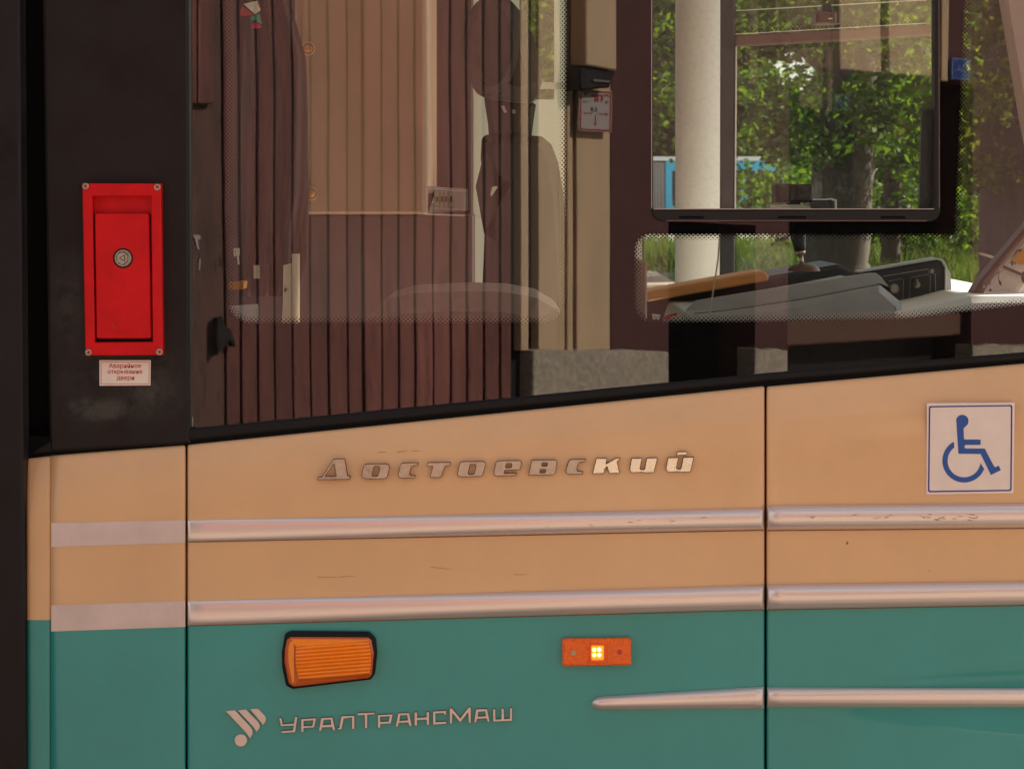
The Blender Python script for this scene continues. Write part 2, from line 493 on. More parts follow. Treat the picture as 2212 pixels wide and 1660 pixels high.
def side_panel(u0, u1, step, split, edgeL=True, edgeR=True, yoff=0.0, tilt=0.0):
    us = []
    u = u0
    ed = [0, 1.2, 3, 5.5, 8]
    us += [u0 + e for e in ed] if edgeL else [u0]
    k = us[-1] + step
    stop = u1 - (8 if edgeR else 0)
    while k < stop - 1: us.append(k); k += step
    us += [u1 - e for e in ed[::-1]] if edgeR else [u1]
    ts = [0, 1, 2.5, 5, 8, 12, 20, 35, 55, 80, 110, 140, 165]
    vs, fs, mats = [], [], []
    cols = []
    for u in us:
        vt = vtop(u); b = split(u)
        vv = [vt + t for t in ts]
        k = vv[-1] + 30
        while k < b - 12: vv_n = k; vv.append(k); k += 42
        n_up = 19
        vv = vv[:13] + [lerp(vv[12], b, (i + 1) / 6.0) for i in range(6)]
        lo = [lerp(b, 1415, (i + 1) / 3.0) for i in range(3)]
        lo += [1415 + 3 * (i + 1) for i in range(57)] + [1600, 1630, 1665, 1750, 1900, 2060]
        cols.append(vv + lo)
    nv = len(cols[0])
    for i, u in enumerate(us):
        dl = (u - u0) if edgeL else 99
        dr = (u1 - u) if edgeR else 99
        for j, v in enumerate(cols[i]):
            y = ybody(u, v) + yoff + tilt * (u - u0)
            for dist, r in ((dl, 8.0), (dr, 8.0), (v - vtop(u), 9.0)):
                if dist < r:
                    y += 0.0055 * (1 - math.sqrt(max(0, 1 - (1 - dist / r) ** 2)))
            vs.append(P(u, v, y))
    for i in range(len(us) - 1):
        for j in range(nv - 1):
            a = i * nv + j
            fs.append((a, a + 1, a + nv + 1, a + nv)); mats.append(0 if j < 18 else 1)
    # turned-in rim so that the panel has thickness
    n0 = len(vs)
    rim = [i * nv for i in range(len(us))] + [(len(us) - 1) * nv + j for j in range(1, nv)]
    rim += [i * nv + nv - 1 for i in range(len(us) - 2, -1, -1)] + [j for j in range(nv - 2, 0, -1)]
    for r in rim: vs.append(vs[r] + Vector((0, 0.022, 0)))
    for k in range(len(rim)):
        q = (k + 1) % len(rim)
        fs.append((rim[k], rim[q], n0 + q, n0 + k))
        jj = rim[k] % nv
        mats.append(0 if jj < 18 else 1)
    me = mesh("side_panel", vs, fs)
    fixn(me)
    me.materials.append(m_cream); me.materials.append(m_teal)
    me.polygons.foreach_set("material_index", mats)
    return put("side_panel", me, None, tram, smooth=True)
side_panel(57, 109.5, 12, lambda u: 1338, True, False, 0.004, -0.00004)["label"] = "narrow cream and turquoise side panel beside the black door"
side_panel(110, 401, 24, S2BOT, False, True)
side_panel(405, 1651.5, 30, S2BOT)
side_panel(1656, 2420, 24, S2BOT, True, False)
# dark frame behind the panel joints
prism("body_frame", [[(-420, 940), (403, 945), (1652, 820), (2420, 750), (2420, 2060), (-420, 2060)]], 0.0, 0.05, m_black, tram)

# silver mouldings
def strip(u0, u1, vt, vb, h, mat=None, tip=False, name="trim_strip", step=30, n=14):
    us = [u0]
    ins = (1, 2.5, 5) if not tip else (1.5, 4, 8, 14, 22)
    us += [u0 + i for i in ins]
    k = us[-1] + step
    while k < u1 - 8: us.append(k); k += step
    us += [u1 - 5, u1 - 2.5, u1 - 1, u1]
    vs, fs = [], []
    for u in us:
        a, b = vt(u), vb(u)
        e = 1.0
        if tip:
            t = min(1.0, (u - u0) / 24.0); e = math.sqrt(max(0.0, 1 - (1 - t) ** 2))
            mid = (a + b) / 2; a, b = mid + (a - mid) * max(e, .02), mid + (b - mid) * max(e, .02)
        else:
            e = min(1.0, 0.35 + (u - u0) / 5.0)
        e = min(e, 0.35 + (u1 - u) / 5.0)
        for j in range(n + 1):
            s = j / n
            v = lerp(a, b, s)
            pr = max(0.0, 1 - abs(2 * s - 1) ** 2.6) ** 0.62
            y = ybody(u, v) - 0.0006 - h(u) * e * pr
            vs.append(P(u, v, y))
    m = n + 1
    for i in range(len(us) - 1):
        for j in range(n):
            a = i * m + j
            fs.append((a, a + 1, a + m + 1, a + m))
    me = fixn(mesh(name, vs, fs))
    return put(name, me, mat or m_silver, tram, smooth=True)
L = lambda a, b, ua, ub: (lambda u: lerp(a, b, (u - ua) / (ub - ua)))
C = lambda k: (lambda u: k)
strip(111, 400, L(1129, 1122.5, 111, 400), L(1181, 1172, 111, 400), C(0.0006), m_tape)["label"] = "flat silver tape strip on the left panel"
strip(111, 400, L(1307, 1297, 111, 400), L(1363, 1353, 111, 400), C(0.0006), m_tape)["label"] = "lower flat silver tape strip on the left panel"
strip(406, 1650.5, L(1123.5, 1096, 406, 1650), L(1169.5, 1144, 406, 1650), lambda u: lerp(0.003, 0.013, smooth((u - 406) / 1000)))
strip(406, 1650.5, L(1298, 1262, 406, 1650), L(1350, 1316, 406, 1650), lambda u: lerp(0.004, 0.014, smooth((u - 406) / 1000)))
strip(1657, 2420, L(1091, 1086, 1657, 2212), L(1145, 1140, 1657, 2212), C(0.016))
strip(1657, 2420, L(1261, 1254, 1657, 2212), L(1316, 1306, 1657, 2212), C(0.015))
strip(1277, 1650.5, L(1503, 1482, 1294, 1640), L(1533, 1530, 1300, 1637), C(0.012), tip=True)["label"] = "silver strip with a rounded left tip on the turquoise panel"
strip(1657, 2420, L(1483, 1484.5, 1657, 2212), L(1527, 1527, 1657, 2212), C(0.013))

m_seal = M("dirty_sealant", (0.20, 0.085, 0.03), 0.7, var=0.4, vscale=60)
for u0, u1, vb in ((407, 1650, L(1169.5, 1144, 406, 1650)), (407, 1650, L(1350, 1316, 406, 1650)), (1658, 2420, L(1145, 1140, 1657, 2212)), (1658, 2420, L(1316, 1306, 1657, 2212))):
    strip(u0, u1, (lambda u, f=vb: f(u) - 0.4), (lambda u, f=vb: f(u) + 1.5), C(0.0012), m_seal, name="sealant_line", n=4)
# door leaf, gap and pocket panel on the left
prism("door_leaf", [[(-420, -500), (38, -500), (58, 2060), (-420, 2060)]], -0.042, 0.045, m_door, tram, bev=0.004)
prism("door_gap_backing", [[(40, -500), (110, -500), (112, 985), (50, 990)]], 0.035, 0.02, m_black, tram)
m_pillar = M("black_pillar_plastic", (0.014, 0.0095, 0.0085), 0.45, spec=0.2, var=0.30, vscale=9, bump=0.06, bscale=60)
def smears(m, spots, col):
    nt = m.node_tree; b = nt.nodes["Principled BSDF"]
    tc = nt.nodes.new("ShaderNodeTexCoord")
    n = nt.nodes.new("ShaderNodeTexNoise"); n.inputs["Scale"].default_value = 28; n.inputs["Detail"].default_value = 8; n.inputs["Roughness"].default_value = .7
    nt.links.new(tc.outputs["Object"], n.inputs["Vector"])
    tot = None
    for (u, v, ru, rv, k) in spots:
        mp = nt.nodes.new("ShaderNodeMapping"); mp.vector_type = 'TEXTURE'
        c = P(u, v, 0)
        mp.inputs["Location"].default_value = c; mp.inputs["Scale"].default_value = (ru * PX(0), 1, rv * PX(0))
        nt.links.new(tc.outputs["Object"], mp.inputs[0])
        g = nt.nodes.new("ShaderNodeTexGradient"); g.gradient_type = 'SPHERICAL'
        nt.links.new(mp.outputs[0], g.inputs[0])
        x = nt.nodes.new("ShaderNodeMath"); x.operation = 'MULTIPLY'; x.inputs[1].default_value = k
        nt.links.new(g.outputs["Fac"], x.inputs[0])
        if tot is None: tot = x.outputs[0]
        else:
            y = nt.nodes.new("ShaderNodeMath"); y.operation = 'ADD'
            nt.links.new(tot, y.inputs[0]); nt.links.new(x.outputs[0], y.inputs[1]); tot = y.outputs[0]
    rg = nt.nodes.new("ShaderNodeMapRange"); rg.inputs[1].default_value = .38; rg.inputs[2].default_value = .68
    nt.links.new(n.outputs[0], rg.inputs[0])
    mu = nt.nodes.new("ShaderNodeMath"); mu.operation = 'MULTIPLY'; mu.use_clamp = True
    nt.links.new(tot, mu.inputs[0]); nt.links.new(rg.outputs[0], mu.inputs[1])
    mx = nt.nodes.new("ShaderNodeMix"); mx.data_type = 'RGBA'
    nt.links.new(mu.outputs[0], mx.inputs[0])
    old = b.inputs["Base Color"].links[0].from_socket
    nt.links.new(old, mx.inputs[6]); mx.inputs[7].default_value = (*col, 1)
    nt.links.new(mx.outputs[2], b.inputs["Base Color"])
smears(m_pillar, [(205, 882, 100, 30, 2.2), (150, 640, 50, 120, 1.1), (330, 850, 80, 70, 1.0), (250, 800, 190, 160, .7), (345, 780, 40, 30, .8)], (0.050, 0.044, 0.036))
prism("pillar_panel", [[(84, -500), (405, -500), (410, 958), (107, 976)]], -0.006, 0.03, m_pillar, tram, bev=0.004)
prism("window_gasket", [[(60, 981), (403, 952), (1652, 824), (2420, 760), (2420, 744), (1652, 806), (403, 926), (108, 950)]], -0.004, 0.03, m_dark, tram, bev=0.003)

# ------------------------------------------------------------------ side window: glass, ceramic frit, sliding sash
GLASS = [(414, -640), (2420, -640), (2420, 746), (1652, 808), (417, 926)]
def two_mat_slab(name, loops, Y, depth, mfront, mrest, parent):
    o = prism(name, loops, Y, depth, None, parent)
    me = o.data
    me.materials.append(mfront); me.materials.append(mrest)
    me.polygons.foreach_set("material_index", [0 if p.normal.y < -0.9 else 1 for p in me.polygons])
    return o
SASH_O = rnd([(1407, -560), (2029, -560), (2031, 479), (1407, 479)], 30, 7)
two_mat_slab("window_glass", [rnd(GLASS, [0, 0, 0, 0, 14]), SASH_O], 0.0, 0.005, m_glass, m_clear, tram)
W1 = rnd([(482, -560), (1226, -560), (1221, 698), (491, 698)], [40, 40, 62, 62], 9)
W2 = rnd([(1371, 505), (2062, 505), (2084, -30), (2094, -560), (2330, -560), (2330, 644), (1955, 688), (1640, 695), (1371, 696)], [38, 6, 0, 30, 30, 30, 0, 0, 42], 8)
prism("window_frit", [GLASS, SASH_O, W1, W2], 0.0062, 0.001, m_frit, tram)
def dots(loop, Y, pitch=9.4, rows=((0.0, 3.3, 1), (3.7, 2.5, 0), (8.2, 1.9, 1), (12.4, 1.25, 0)), vmin=-80):
    vs, fs = [], []
    if area(loop) < 0: loop = loop[::-1]
    n = len(loop)
    per = sum((Vector(loop[(i + 1) % n]) - Vector(loop[i])).length for i in range(n))
    step = per / (2 * round(per / pitch))
    acc, idx = 0.0, 0
    for i in range(n):
        a, b = Vector(loop[i]), Vector(loop[(i + 1) % n])
        ln = (b - a).length
        if ln < 1e-6: continue
        t = (b - a) / ln
        nrm = Vector((-t.y, t.x))
        while acc < ln:
            p = a + t * acc
            for off, r, par in rows:
                if idx % 2 != par: continue
                q = p + nrm * off
                if q.y < vmin or q.x > 2290: continue
                o = len(vs)
                for k in range(8):
                    w = 2 * math.pi * k / 8
                    vs.append(P(q.x + r * math.cos(w), q.y + r * math.sin(w), Y))
                fs.append(tuple(range(o, o + 8))[::-1])
            acc += step; idx += 1
        acc -= ln
    return mesh("frit_dots", vs, fs)
put("frit_dots", dots(W1, 0.0056), m_frit, tram, kind="stuff")
put("frit_dots", dots(W2, 0.0056), m_frit, tram, kind="stuff")
sash = prism("sliding_window", [SASH_O, rnd([(1411, -552), (2018, -552), (2020, 452), (1411, 452)], 6, 4)], -0.004, 0.03, m_alu, tram, bev=0.0022)
prism("edge_strip", [[(1407.5, -540), (1409.3, -540), (1408.6, 450), (1406.8, 450)]], -0.0048, 0.003, m_alul, sash)
prism("edge_strip", [[(1412, 450.2), (2018, 450.2), (2018, 452.4), (1412, 452.4)]], -0.0048, 0.003, m_alul, sash)
prism("edge_strip", [[(1440, 475.5), (2002, 475.5), (2002, 477.2), (1440, 477.2)]], -0.0048, 0.003, m_frame, sash)
prism("edge_strip", [[(2026.5, -540), (2028, -540), (2030, 448), (2028.2, 448)]], -0.0048, 0.003, m_frame, sash)
for u0, u1 in ((1466, 1521), (1680, 1742), (1902, 1956)):
    prism("vent_slot", [rnd(rect(u0, 466.5, u1, 472), 2.4)], -0.0046, 0.003, m_black, sash)
two_mat_slab("sash_pane", [rect(1410, -553, 2021, 453)], 0.011, 0.004, m_pane, m_clear, sash)
prism("sash_stile", [[(1992, 232), (2021, 236), (2021, 452), (1986, 452)]], 0.022, 0.012, m_consdark, sash)

# ------------------------------------------------------------------ emergency door handle
eh = prism("emergency_handle", [[(177.5, 395.8), (347, 396.6), (351.3, 767), (184.5, 767.8)], [(198.8, 424), (326.5, 424), (330, 738.5), (204.4, 739.7)]], -0.026, 0.0195, m_red, tram, bev=0.0012)
prism("recess", [[(197, 422), (328, 422), (331.5, 740), (203, 741)]], -0.0068, 0.0005, m_red, eh)
prism("lever_gap_shade", [[(200.5, 463), (325.5, 463), (329.5, 738), (204.6, 739)]], -0.0090, 0.002, m_dark, eh)  # dark sheet standing in for the shade around the lever
lv = prism("lever", [rnd([(204.6, 460.6), (322, 460.6), (326.6, 731), (208.2, 731)], 6)], -0.0215, 0.012, m_red, eh, bev=0.0012)
prism("lock", [circ(265.5, 557.5, 22, 32)], -0.0222, 0.003, m_dark, eh, bev=0.0008)
prism("lock_ring", [circ(265.5, 557.5, 18, 32), circ(265.5, 557.5, 15.5, 32)], -0.0236, 0.003, m_zinc, eh, bev=0.0004)
prism("lock_plate", [circ(265.5, 557.5, 15, 32), rnd([(264, 541), (277, 551), (277, 564), (264, 574), (252, 566), (252, 549)], 4)], -0.0232, 0.003, m_zinc, eh, bev=0.0003)
prism("lock_core", [rnd([(264.3, 543), (275.6, 552), (275.6, 563), (264.3, 572), (253.2, 565), (253.2, 550)], 4), rnd([(256, 557.5), (269.6, 549.4), (270.5, 565.6)], 2.4)], -0.0230, 0.003, m_zinc, eh, bev=0.0003)
prism("lock_core", [rnd([(258.2, 557.5), (268.4, 551.4), (269, 563.6)], 2)], -0.0230, 0.003, m_zinc, eh, bev=0.0003)
for k, (u, v) in enumerate(((184.3, 402.2), (339.4, 404.3), (190.5, 761), (344, 760))):
    a = 0.3 + k * 0.5
    cross = []
    for i in range(12):
        q = i // 3; w = (i % 3)
        th = a + q * math.pi / 2
        d, e = Vector((math.cos(th), math.sin(th))), Vector((-math.sin(th), math.cos(th)))
        pt = (d * 4.2 - e * 1.0) if w == 0 else ((d * 4.2 + e * 1.0) if w == 1 else (d + e) * 1.0)
        cross.append((u + pt.x, v + pt.y))
    sc = prism("screw", [circ(u, v, 7, 18), cross], -0.0280, 0.003, m_zinc, eh, bev=0.0005)
# warning sticker
def print_text(name, key, u, v, wpx, Y, mat, parent, mirror=False, hscale=1.0, rot=0.0):
    vs, fs = TXT[key]
    xs = [p[0] for p in vs]; ys = [p[1] for p in vs]
    k = wpx / (max(xs) - min(xs)); cx, cy = (max(xs) + min(xs)) / 2, (max(ys) + min(ys)) / 2
    c, s = math.cos(rot), math.sin(rot)
    out = []
    for x, y in vs:
        x, y = (x - cx) * k, -(y - cy) * k * hscale
        out.append(P(u + x * c - y * s, v + x * s + y * c, Y))
    return put(name, fixn_front(mesh(name, out, fs)), mat, parent)
def fixn_front(me):
    if me.polygons and sum(p.normal.y * p.area for p in me.polygons) > 0: me.flip_normals()
    return me
YS = -0.0068
st = prism("warning_sticker", [[(214.6, 777.7), (325.7, 777.7), (325, 832), (215, 832.6)]], YS, 0.0006, m_white, tram)
prism("printed_border", [[(217.6, 780.8), (322.7, 780.8), (322, 829.2), (218, 829.6)], [(218.6, 781.8), (321.7, 781.8), (321, 828.2), (219, 828.6)]], YS - 0.0003, 0.0002, m_redprint, st)
print_text("printed_line", "Аварийное", 270, 790.5, 70, YS - 0.0003, m_redprint, st)
print_text("printed_line", "открывание", 270, 804.3, 75, YS - 0.0003, m_redprint, st)
print_text("printed_line", "двери", 271, 817.5, 38, YS - 0.0003, m_redprint, st)

# ------------------------------------------------------------------ wheelchair sticker
YW = YB - 0.0012
c4 = lambda x, y: (2001 + .13882 * x, 848.9 + .13882 * y)
ws = prism("wheelchair_sticker", [[c4(10, 155), c4(1378, 145), c4(1360, 1555), c4(0, 1575)]], YW, 0.0008, m_white, tram)
prism("printed_border", [[c4(*p) for p in rnd([(40, 200), (1340, 182), (1326, 1520), (26, 1540)], 40)], [c4(*p) for p in rnd([(62, 220), (1318, 202), (1306, 1500), (48, 1518)], 28)]], YW - 0.0004, 0.0003, m_navy, ws)
head = [(560 + 97 * math.cos(t), 432 + 97 * math.sin(t)) for t in [math.radians(a) for a in range(185, 421, 12)]]
fig = [(500, 940), (468, 440)] + head + [(580, 545), (586, 700), (592, 718), (846, 720), (845, 803), (615, 803), (596, 815), (594, 845), (612, 858), (910, 860), (1052, 1130), (1072, 1150), (1128, 1125), (1160, 1195), (1005, 1270), (845, 944)]
prism("symbol_figure", [[c4(*p) for p in fig]], YW - 0.0004, 0.0003, m_blueprint, ws)
arc = [(588 + 338 * math.cos(t), 1050 + 338 * math.sin(t)) for t in [math.radians(a) for a in range(22, 242, 7)]] + [(430, 760), (437, 848)]
arc += [(588 + 257 * math.cos(t), 1050 + 257 * math.sin(t)) for t in [math.radians(a) for a in range(232, 1, -7)]]
prism("symbol_wheel", [[c4(*p) for p in arc]], YW - 0.0004, 0.0003, m_blueprint, ws)

# ------------------------------------------------------------------ raised lettering
def crop(x0, y0, k):
    return lambda p: ((x0 + k * p[0]) * .60636, (y0 + k * p[1]) * .60636)
A_, B_, C_ = crop(1100, 1590, .27125), crop(1600, 1590, .22604), crop(2000, 1590, .22604)
D_, E_, F_ = crop(780, 2500, .18987), crop(1150, 2500, .15823), crop(1480, 2490, .16727)
def shade_edges(o, mat):  # letter sides and bevels get the painted outline shade
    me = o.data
    me.materials.append(mat); me.materials.append(m_edgeshade)
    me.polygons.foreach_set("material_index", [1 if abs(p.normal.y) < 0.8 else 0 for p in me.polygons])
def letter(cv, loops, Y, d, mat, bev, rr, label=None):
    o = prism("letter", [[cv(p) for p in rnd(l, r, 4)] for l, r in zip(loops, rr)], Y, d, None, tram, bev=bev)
    shade_edges(o, mat)
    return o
big = [
 (A_, [[(105, 440), (125, 398), (168, 398), (325, 158), (475, 158), (513, 383), (552, 383), (540, 432)], [(215, 390), (330, 225), (358, 388)]], [6, 4]),
 (A_, [[(722, 224), (1078, 222), (1028, 424), (680, 427)], [(858, 262), (936, 262), (906, 387), (828, 389)]], [55, 22]),
 (A_, [[(1205, 212), (1447, 208), (1437, 250), (1350, 257), (1318, 382), (1407, 378), (1395, 412), (1160, 416)]], [[60, 6, 6, 40, 40, 6, 6, 50]]),
 (A_, [[(1556, 208), (1870, 203), (1858, 250), (1792, 258), (1738, 407), (1586, 411), (1628, 260), (1548, 260)]], [[6, 6, 6, 20, 20, 6, 6, 6]]),
 (B_, [[(170, 234), (592, 228), (528, 470), (115, 482)], [(332, 285), (426, 282), (392, 434), (298, 438)]], [60, 24]),
 (B_, [[(738, 222), (1158, 215), (1120, 368), (880, 376), (868, 420), (1068, 414), (1056, 458), (688, 466)], [(902, 268), (992, 266), (976, 332), (886, 334)]], [[70, 55, 30, 8, 8, 6, 6, 60], 22]),
 (B_, [[(1298, 210), (1716, 205), (1686, 325), (1694, 350), (1662, 446), (1248, 456)], [(1468, 257), (1552, 254), (1540, 304), (1456, 306)], [(1438, 363), (1526, 360), (1513, 408), (1428, 411)]], [[6, 50, 30, 20, 60, 6], 16, 16]),
 (C_, [[(118, 198), (396, 194), (382, 240), (272, 252), (236, 390), (342, 388), (334, 435), (52, 438)]], [[90, 6, 6, 60, 50, 6, 6, 60]]),
 (C_, [[(548, 184), (722, 182), (704, 272), (860, 178), (942, 178), (880, 240), (922, 420), (752, 424), (716, 312), (690, 350), (668, 424), (488, 430)]], [5]),
 (C_, [[(1103, 182), (1277, 180), (1238, 360), (1308, 362), (1343, 178), (1520, 175), (1460, 411), (1300, 414), (1282, 402), (1062, 420)]], [[6, 6, 20, 20, 6, 6, 20, 8, 8, 70]]),
 (C_, [[(1678, 173), (1850, 170), (1812, 350), (1882, 352), (1918, 168), (2094, 163), (2034, 402), (1872, 405), (1855, 394), (1632, 410)]], [[6, 6, 20, 20, 6, 6, 20, 8, 8, 70]]),
]
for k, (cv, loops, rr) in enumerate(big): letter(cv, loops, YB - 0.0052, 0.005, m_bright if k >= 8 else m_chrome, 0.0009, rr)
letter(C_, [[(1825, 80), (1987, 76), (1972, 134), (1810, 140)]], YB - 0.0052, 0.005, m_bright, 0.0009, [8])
small = [
 (D_, [[(1125, 290), (1175, 285), (1200, 408), (1405, 392), (1425, 268), (1478, 265), (1432, 560), (1170, 578), (1168, 535), (1382, 522), (1402, 438), (1160, 447)]]),
 (D_, [[(1540, 310), (1832, 292), (1785, 470), (1592, 485), (1590, 556), (1540, 558)], [(1592, 350), (1768, 338), (1748, 435), (1592, 442)]]),
 (D_, [[(1915, 290), (2130, 278), (2187, 520), (2140, 525), (2118, 465), (1940, 470), (1918, 536), (1872, 540)], [(1968, 332), (2090, 322), (2105, 412), (1952, 420)]]),
 (E_, [[(415, 305), (714, 295), (717, 598), (655, 602), (650, 345), (475, 365), (425, 605), (330, 613), (330, 572), (370, 568)]]),
 (E_, [[(776, 240), (1172, 225), (1170, 270), (1007, 280), (1006, 580), (945, 582), (940, 288), (775, 292)]]),
 (E_, [[(1235, 280), (1577, 264), (1535, 475), (1300, 492), (1295, 573), (1235, 576)], [(1295, 325), (1503, 315), (1480, 425), (1297, 435)]]),
 (E_, [[(1695, 245), (1947, 235), (2007, 530), (1955, 536), (1920, 455), (1715, 462), (1690, 545), (1635, 549)], [(1745, 295), (1895, 288), (1915, 398), (1730, 410)]]),
 (F_, [[(-22, 270), (38, 267), (40, 385), (235, 372), (235, 262), (293, 258), (296, 540), (240, 543), (235, 428), (40, 440), (38, 551), (-22, 554)]]),
 (F_, [[(370, 250), (661, 235), (658, 322), (608, 322), (605, 288), (430, 298), (430, 478), (663, 465), (660, 516), (373, 536)]]),
 (F_, [[(725, 185), (775, 182), (955, 395), (1130, 165), (1181, 165), (1182, 490), (1135, 493), (1120, 275), (955, 490), (790, 290), (782, 510), (730, 513)]]),
 (F_, [[(1290, 205), (1527, 195), (1584, 470), (1540, 476), (1515, 402), (1315, 410), (1295, 488), (1246, 491)], [(1345, 262), (1480, 252), (1498, 350), (1330, 358)]]),
 (F_, [[(1650, 200), (1703, 196), (1708, 420), (1828, 415), (1830, 186), (1884, 185), (1890, 412), (2008, 402), (2010, 178), (2062, 178), (2060, 455), (1652, 471)]]),
]
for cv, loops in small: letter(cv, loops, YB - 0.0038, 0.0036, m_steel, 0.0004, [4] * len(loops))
for bar in ([(115, 165), (300, 150), (590, 460), (632, 530), (622, 620), (578, 684), (550, 630), (520, 585)],
            [(345, 150), (505, 135), (740, 372), (770, 435), (757, 495), (697, 562), (680, 510), (650, 470)],
            [(575, 130), (735, 120), (865, 260), (882, 300), (875, 360), (818, 437), (800, 390), (775, 360)]):
    prism("emblem_bar", [[D_(p) for p in rnd(bar, [2, 6, 40, 40, 40, 2, 20, 20], 3)]], YB - 0.0038, 0.0036, m_steel, tram, bev=0.0006)
prism("emblem_disc", [[D_(p) for p in circ(410, 715, 116, 36)]], YB - 0.0038, 0.0036, m_steel, tram, bev=0.0006)

# ------------------------------------------------------------------ side marker lamp (lit)
ml = prism("marker_lamp", [rnd([(1214.5, 1380), (1363, 1378), (1363.5, 1436), (1215, 1438.5)], 6)], YB - 0.012, 0.012, m_amber2, tram, bev=0.002)
prism("prism_field", [rnd([(1219, 1384.5), (1269, 1383.5), (1269, 1433.6), (1219, 1434)], 2)], YB - 0.0128, 0.001, m_amber2, ml, bev=0.0005)
prism("prism_field", [rnd([(1312, 1383), (1359, 1382.5), (1359, 1432.4), (1312, 1433)], 2)], YB - 0.0128, 0.001, m_amber2, ml, bev=0.0005)
prism("led_window", [rnd([(1274, 1389), (1308, 1388.5), (1308, 1430), (1274, 1430.5)], 4), rnd([(1278, 1394), (1304, 1393.5), (1304, 1424), (1278, 1424.4)], 3)], YB - 0.0140, 0.003, m_amber2, ml, bev=0.0006)
prism("led_plate", [rect(1278, 1394, 1304, 1424)], YB - 0.0124, 0.001, m_ledbase, ml)
for u, v in ((1283.8, 1402.6), (1294.6, 1402.2), (1283.8, 1413.8), (1294.6, 1413.6)):
    prism("led", [circ(u, v, 3.4, 14)], YB - 0.0132, 0.001, m_led, ml)
prism("screw", [circ(1239, 1409.8, 5.2, 16), rect(1234.6, 1409.2, 1243.4, 1410.6)], YB - 0.0136, 0.002, m_zinc, ml)
prism("screw_hole", [circ(1338.6, 1407.5, 5.6, 16)], YB - 0.0133, 0.002, m_redprint, ml)

# ------------------------------------------------------------------ turn signal
GK = [(615, 1369.5), (627, 1365), (797, 1366.5), (811, 1381), (814, 1413), (809.5, 1455), (801, 1467.5), (632, 1488), (617.5, 1481), (609, 1441), (608, 1409)]
LN = [(620, 1381), (628, 1375.8), (795, 1376.6), (802, 1383), (807.2, 1411), (802.5, 1458), (796.5, 1464), (634, 1483), (623.5, 1476), (614.3, 1430), (615, 1404)]
ts = prism("turn_signal", [rnd(GK, 7, 3)], YB - 0.014, 0.014, m_dark, tram, bev=0.004)
prism("lens_rim", [rnd(LN, 5, 3)], YB - 0.018, 0.006, m_amber_d, ts, bev=0.003)
# ribbed face of the lens
def ribbed():
    vs, fs = [], []
    nr = 9
    top0, top1 = (640, 1396), (797, 1384)
    bot0, bot1 = (646, 1468), (798, 1455)
    def at(s, t):
        a = (lerp(top0[0], bot0[0], s) + (-4 * math.sin(math.pi * s)), lerp(top0[1], bot0[1], s))
        b = (lerp(top1[0], bot1[0], s) + 4 * math.sin(math.pi * s), lerp(top1[1], bot1[1], s))
        return lerp(a[0], b[0], t), lerp(a[1], b[1], t)
    prof = [(0.0, 0.0), (0.18, 0.0021), (0.6, 0.0024), (0.95, 0.0006)]
    ss = []
    for r in range(nr):
        for s, h in prof: ss.append(((r + s) / nr, h))
    ss.append((1.0, 0.0))
    nt = 6
    for s, h in ss:
        for k in range(nt + 1):
            t = k / nt
            u, v = at(s, t)
            e = 0.003 if k in (0, nt) else 0
            vs.append(P(u, v, YB - 0.0205 - h + e - 0.003 * math.sin(math.pi * s)))
    m = nt + 1
    for i in range(len(ss) - 1):
        for k in range(nt):
            fs.append((i * m + k, (i + 1) * m + k, (i + 1) * m + k + 1, i * m + k + 1))
    # upper bevel and lower bevel of the lens
    return fixn_front(mesh("ribbed_lens", vs, fs))
put("ribbed_lens", ribbed(), m_amber, ts)
def quad_part(name, pts, ys, mat, parent):
    return put(name, fixn_front(mesh(name, [P(u, v, y) for (u, v), y in zip(pts, ys)], [tuple(range(len(pts)))])), mat, parent)
quad_part("lens_bevel", [(629, 1379), (795, 1380), (797, 1384), (640, 1396)], [YB - .0182, YB - .0182, YB - .0207, YB - .0207], m_amber, ts)
quad_part("lens_bevel", [(646, 1468), (798, 1455), (795, 1461), (637, 1480)], [YB - .0207, YB - .0207, YB - .0182, YB - .0182], m_amber_d, ts)
cres = [(627, 1385)] + [(lerp(624, 632, s) - 5 * math.sin(math.pi * s), lerp(1385, 1472, s)) for s in [i / 8 for i in range(1, 8)]] + [(631, 1474), (636, 1472), (635.5, 1388), (632, 1384)]
prism("lens_crescent", [cres], YB - 0.0195, 0.002, m_amber, ts, bev=0.0006)

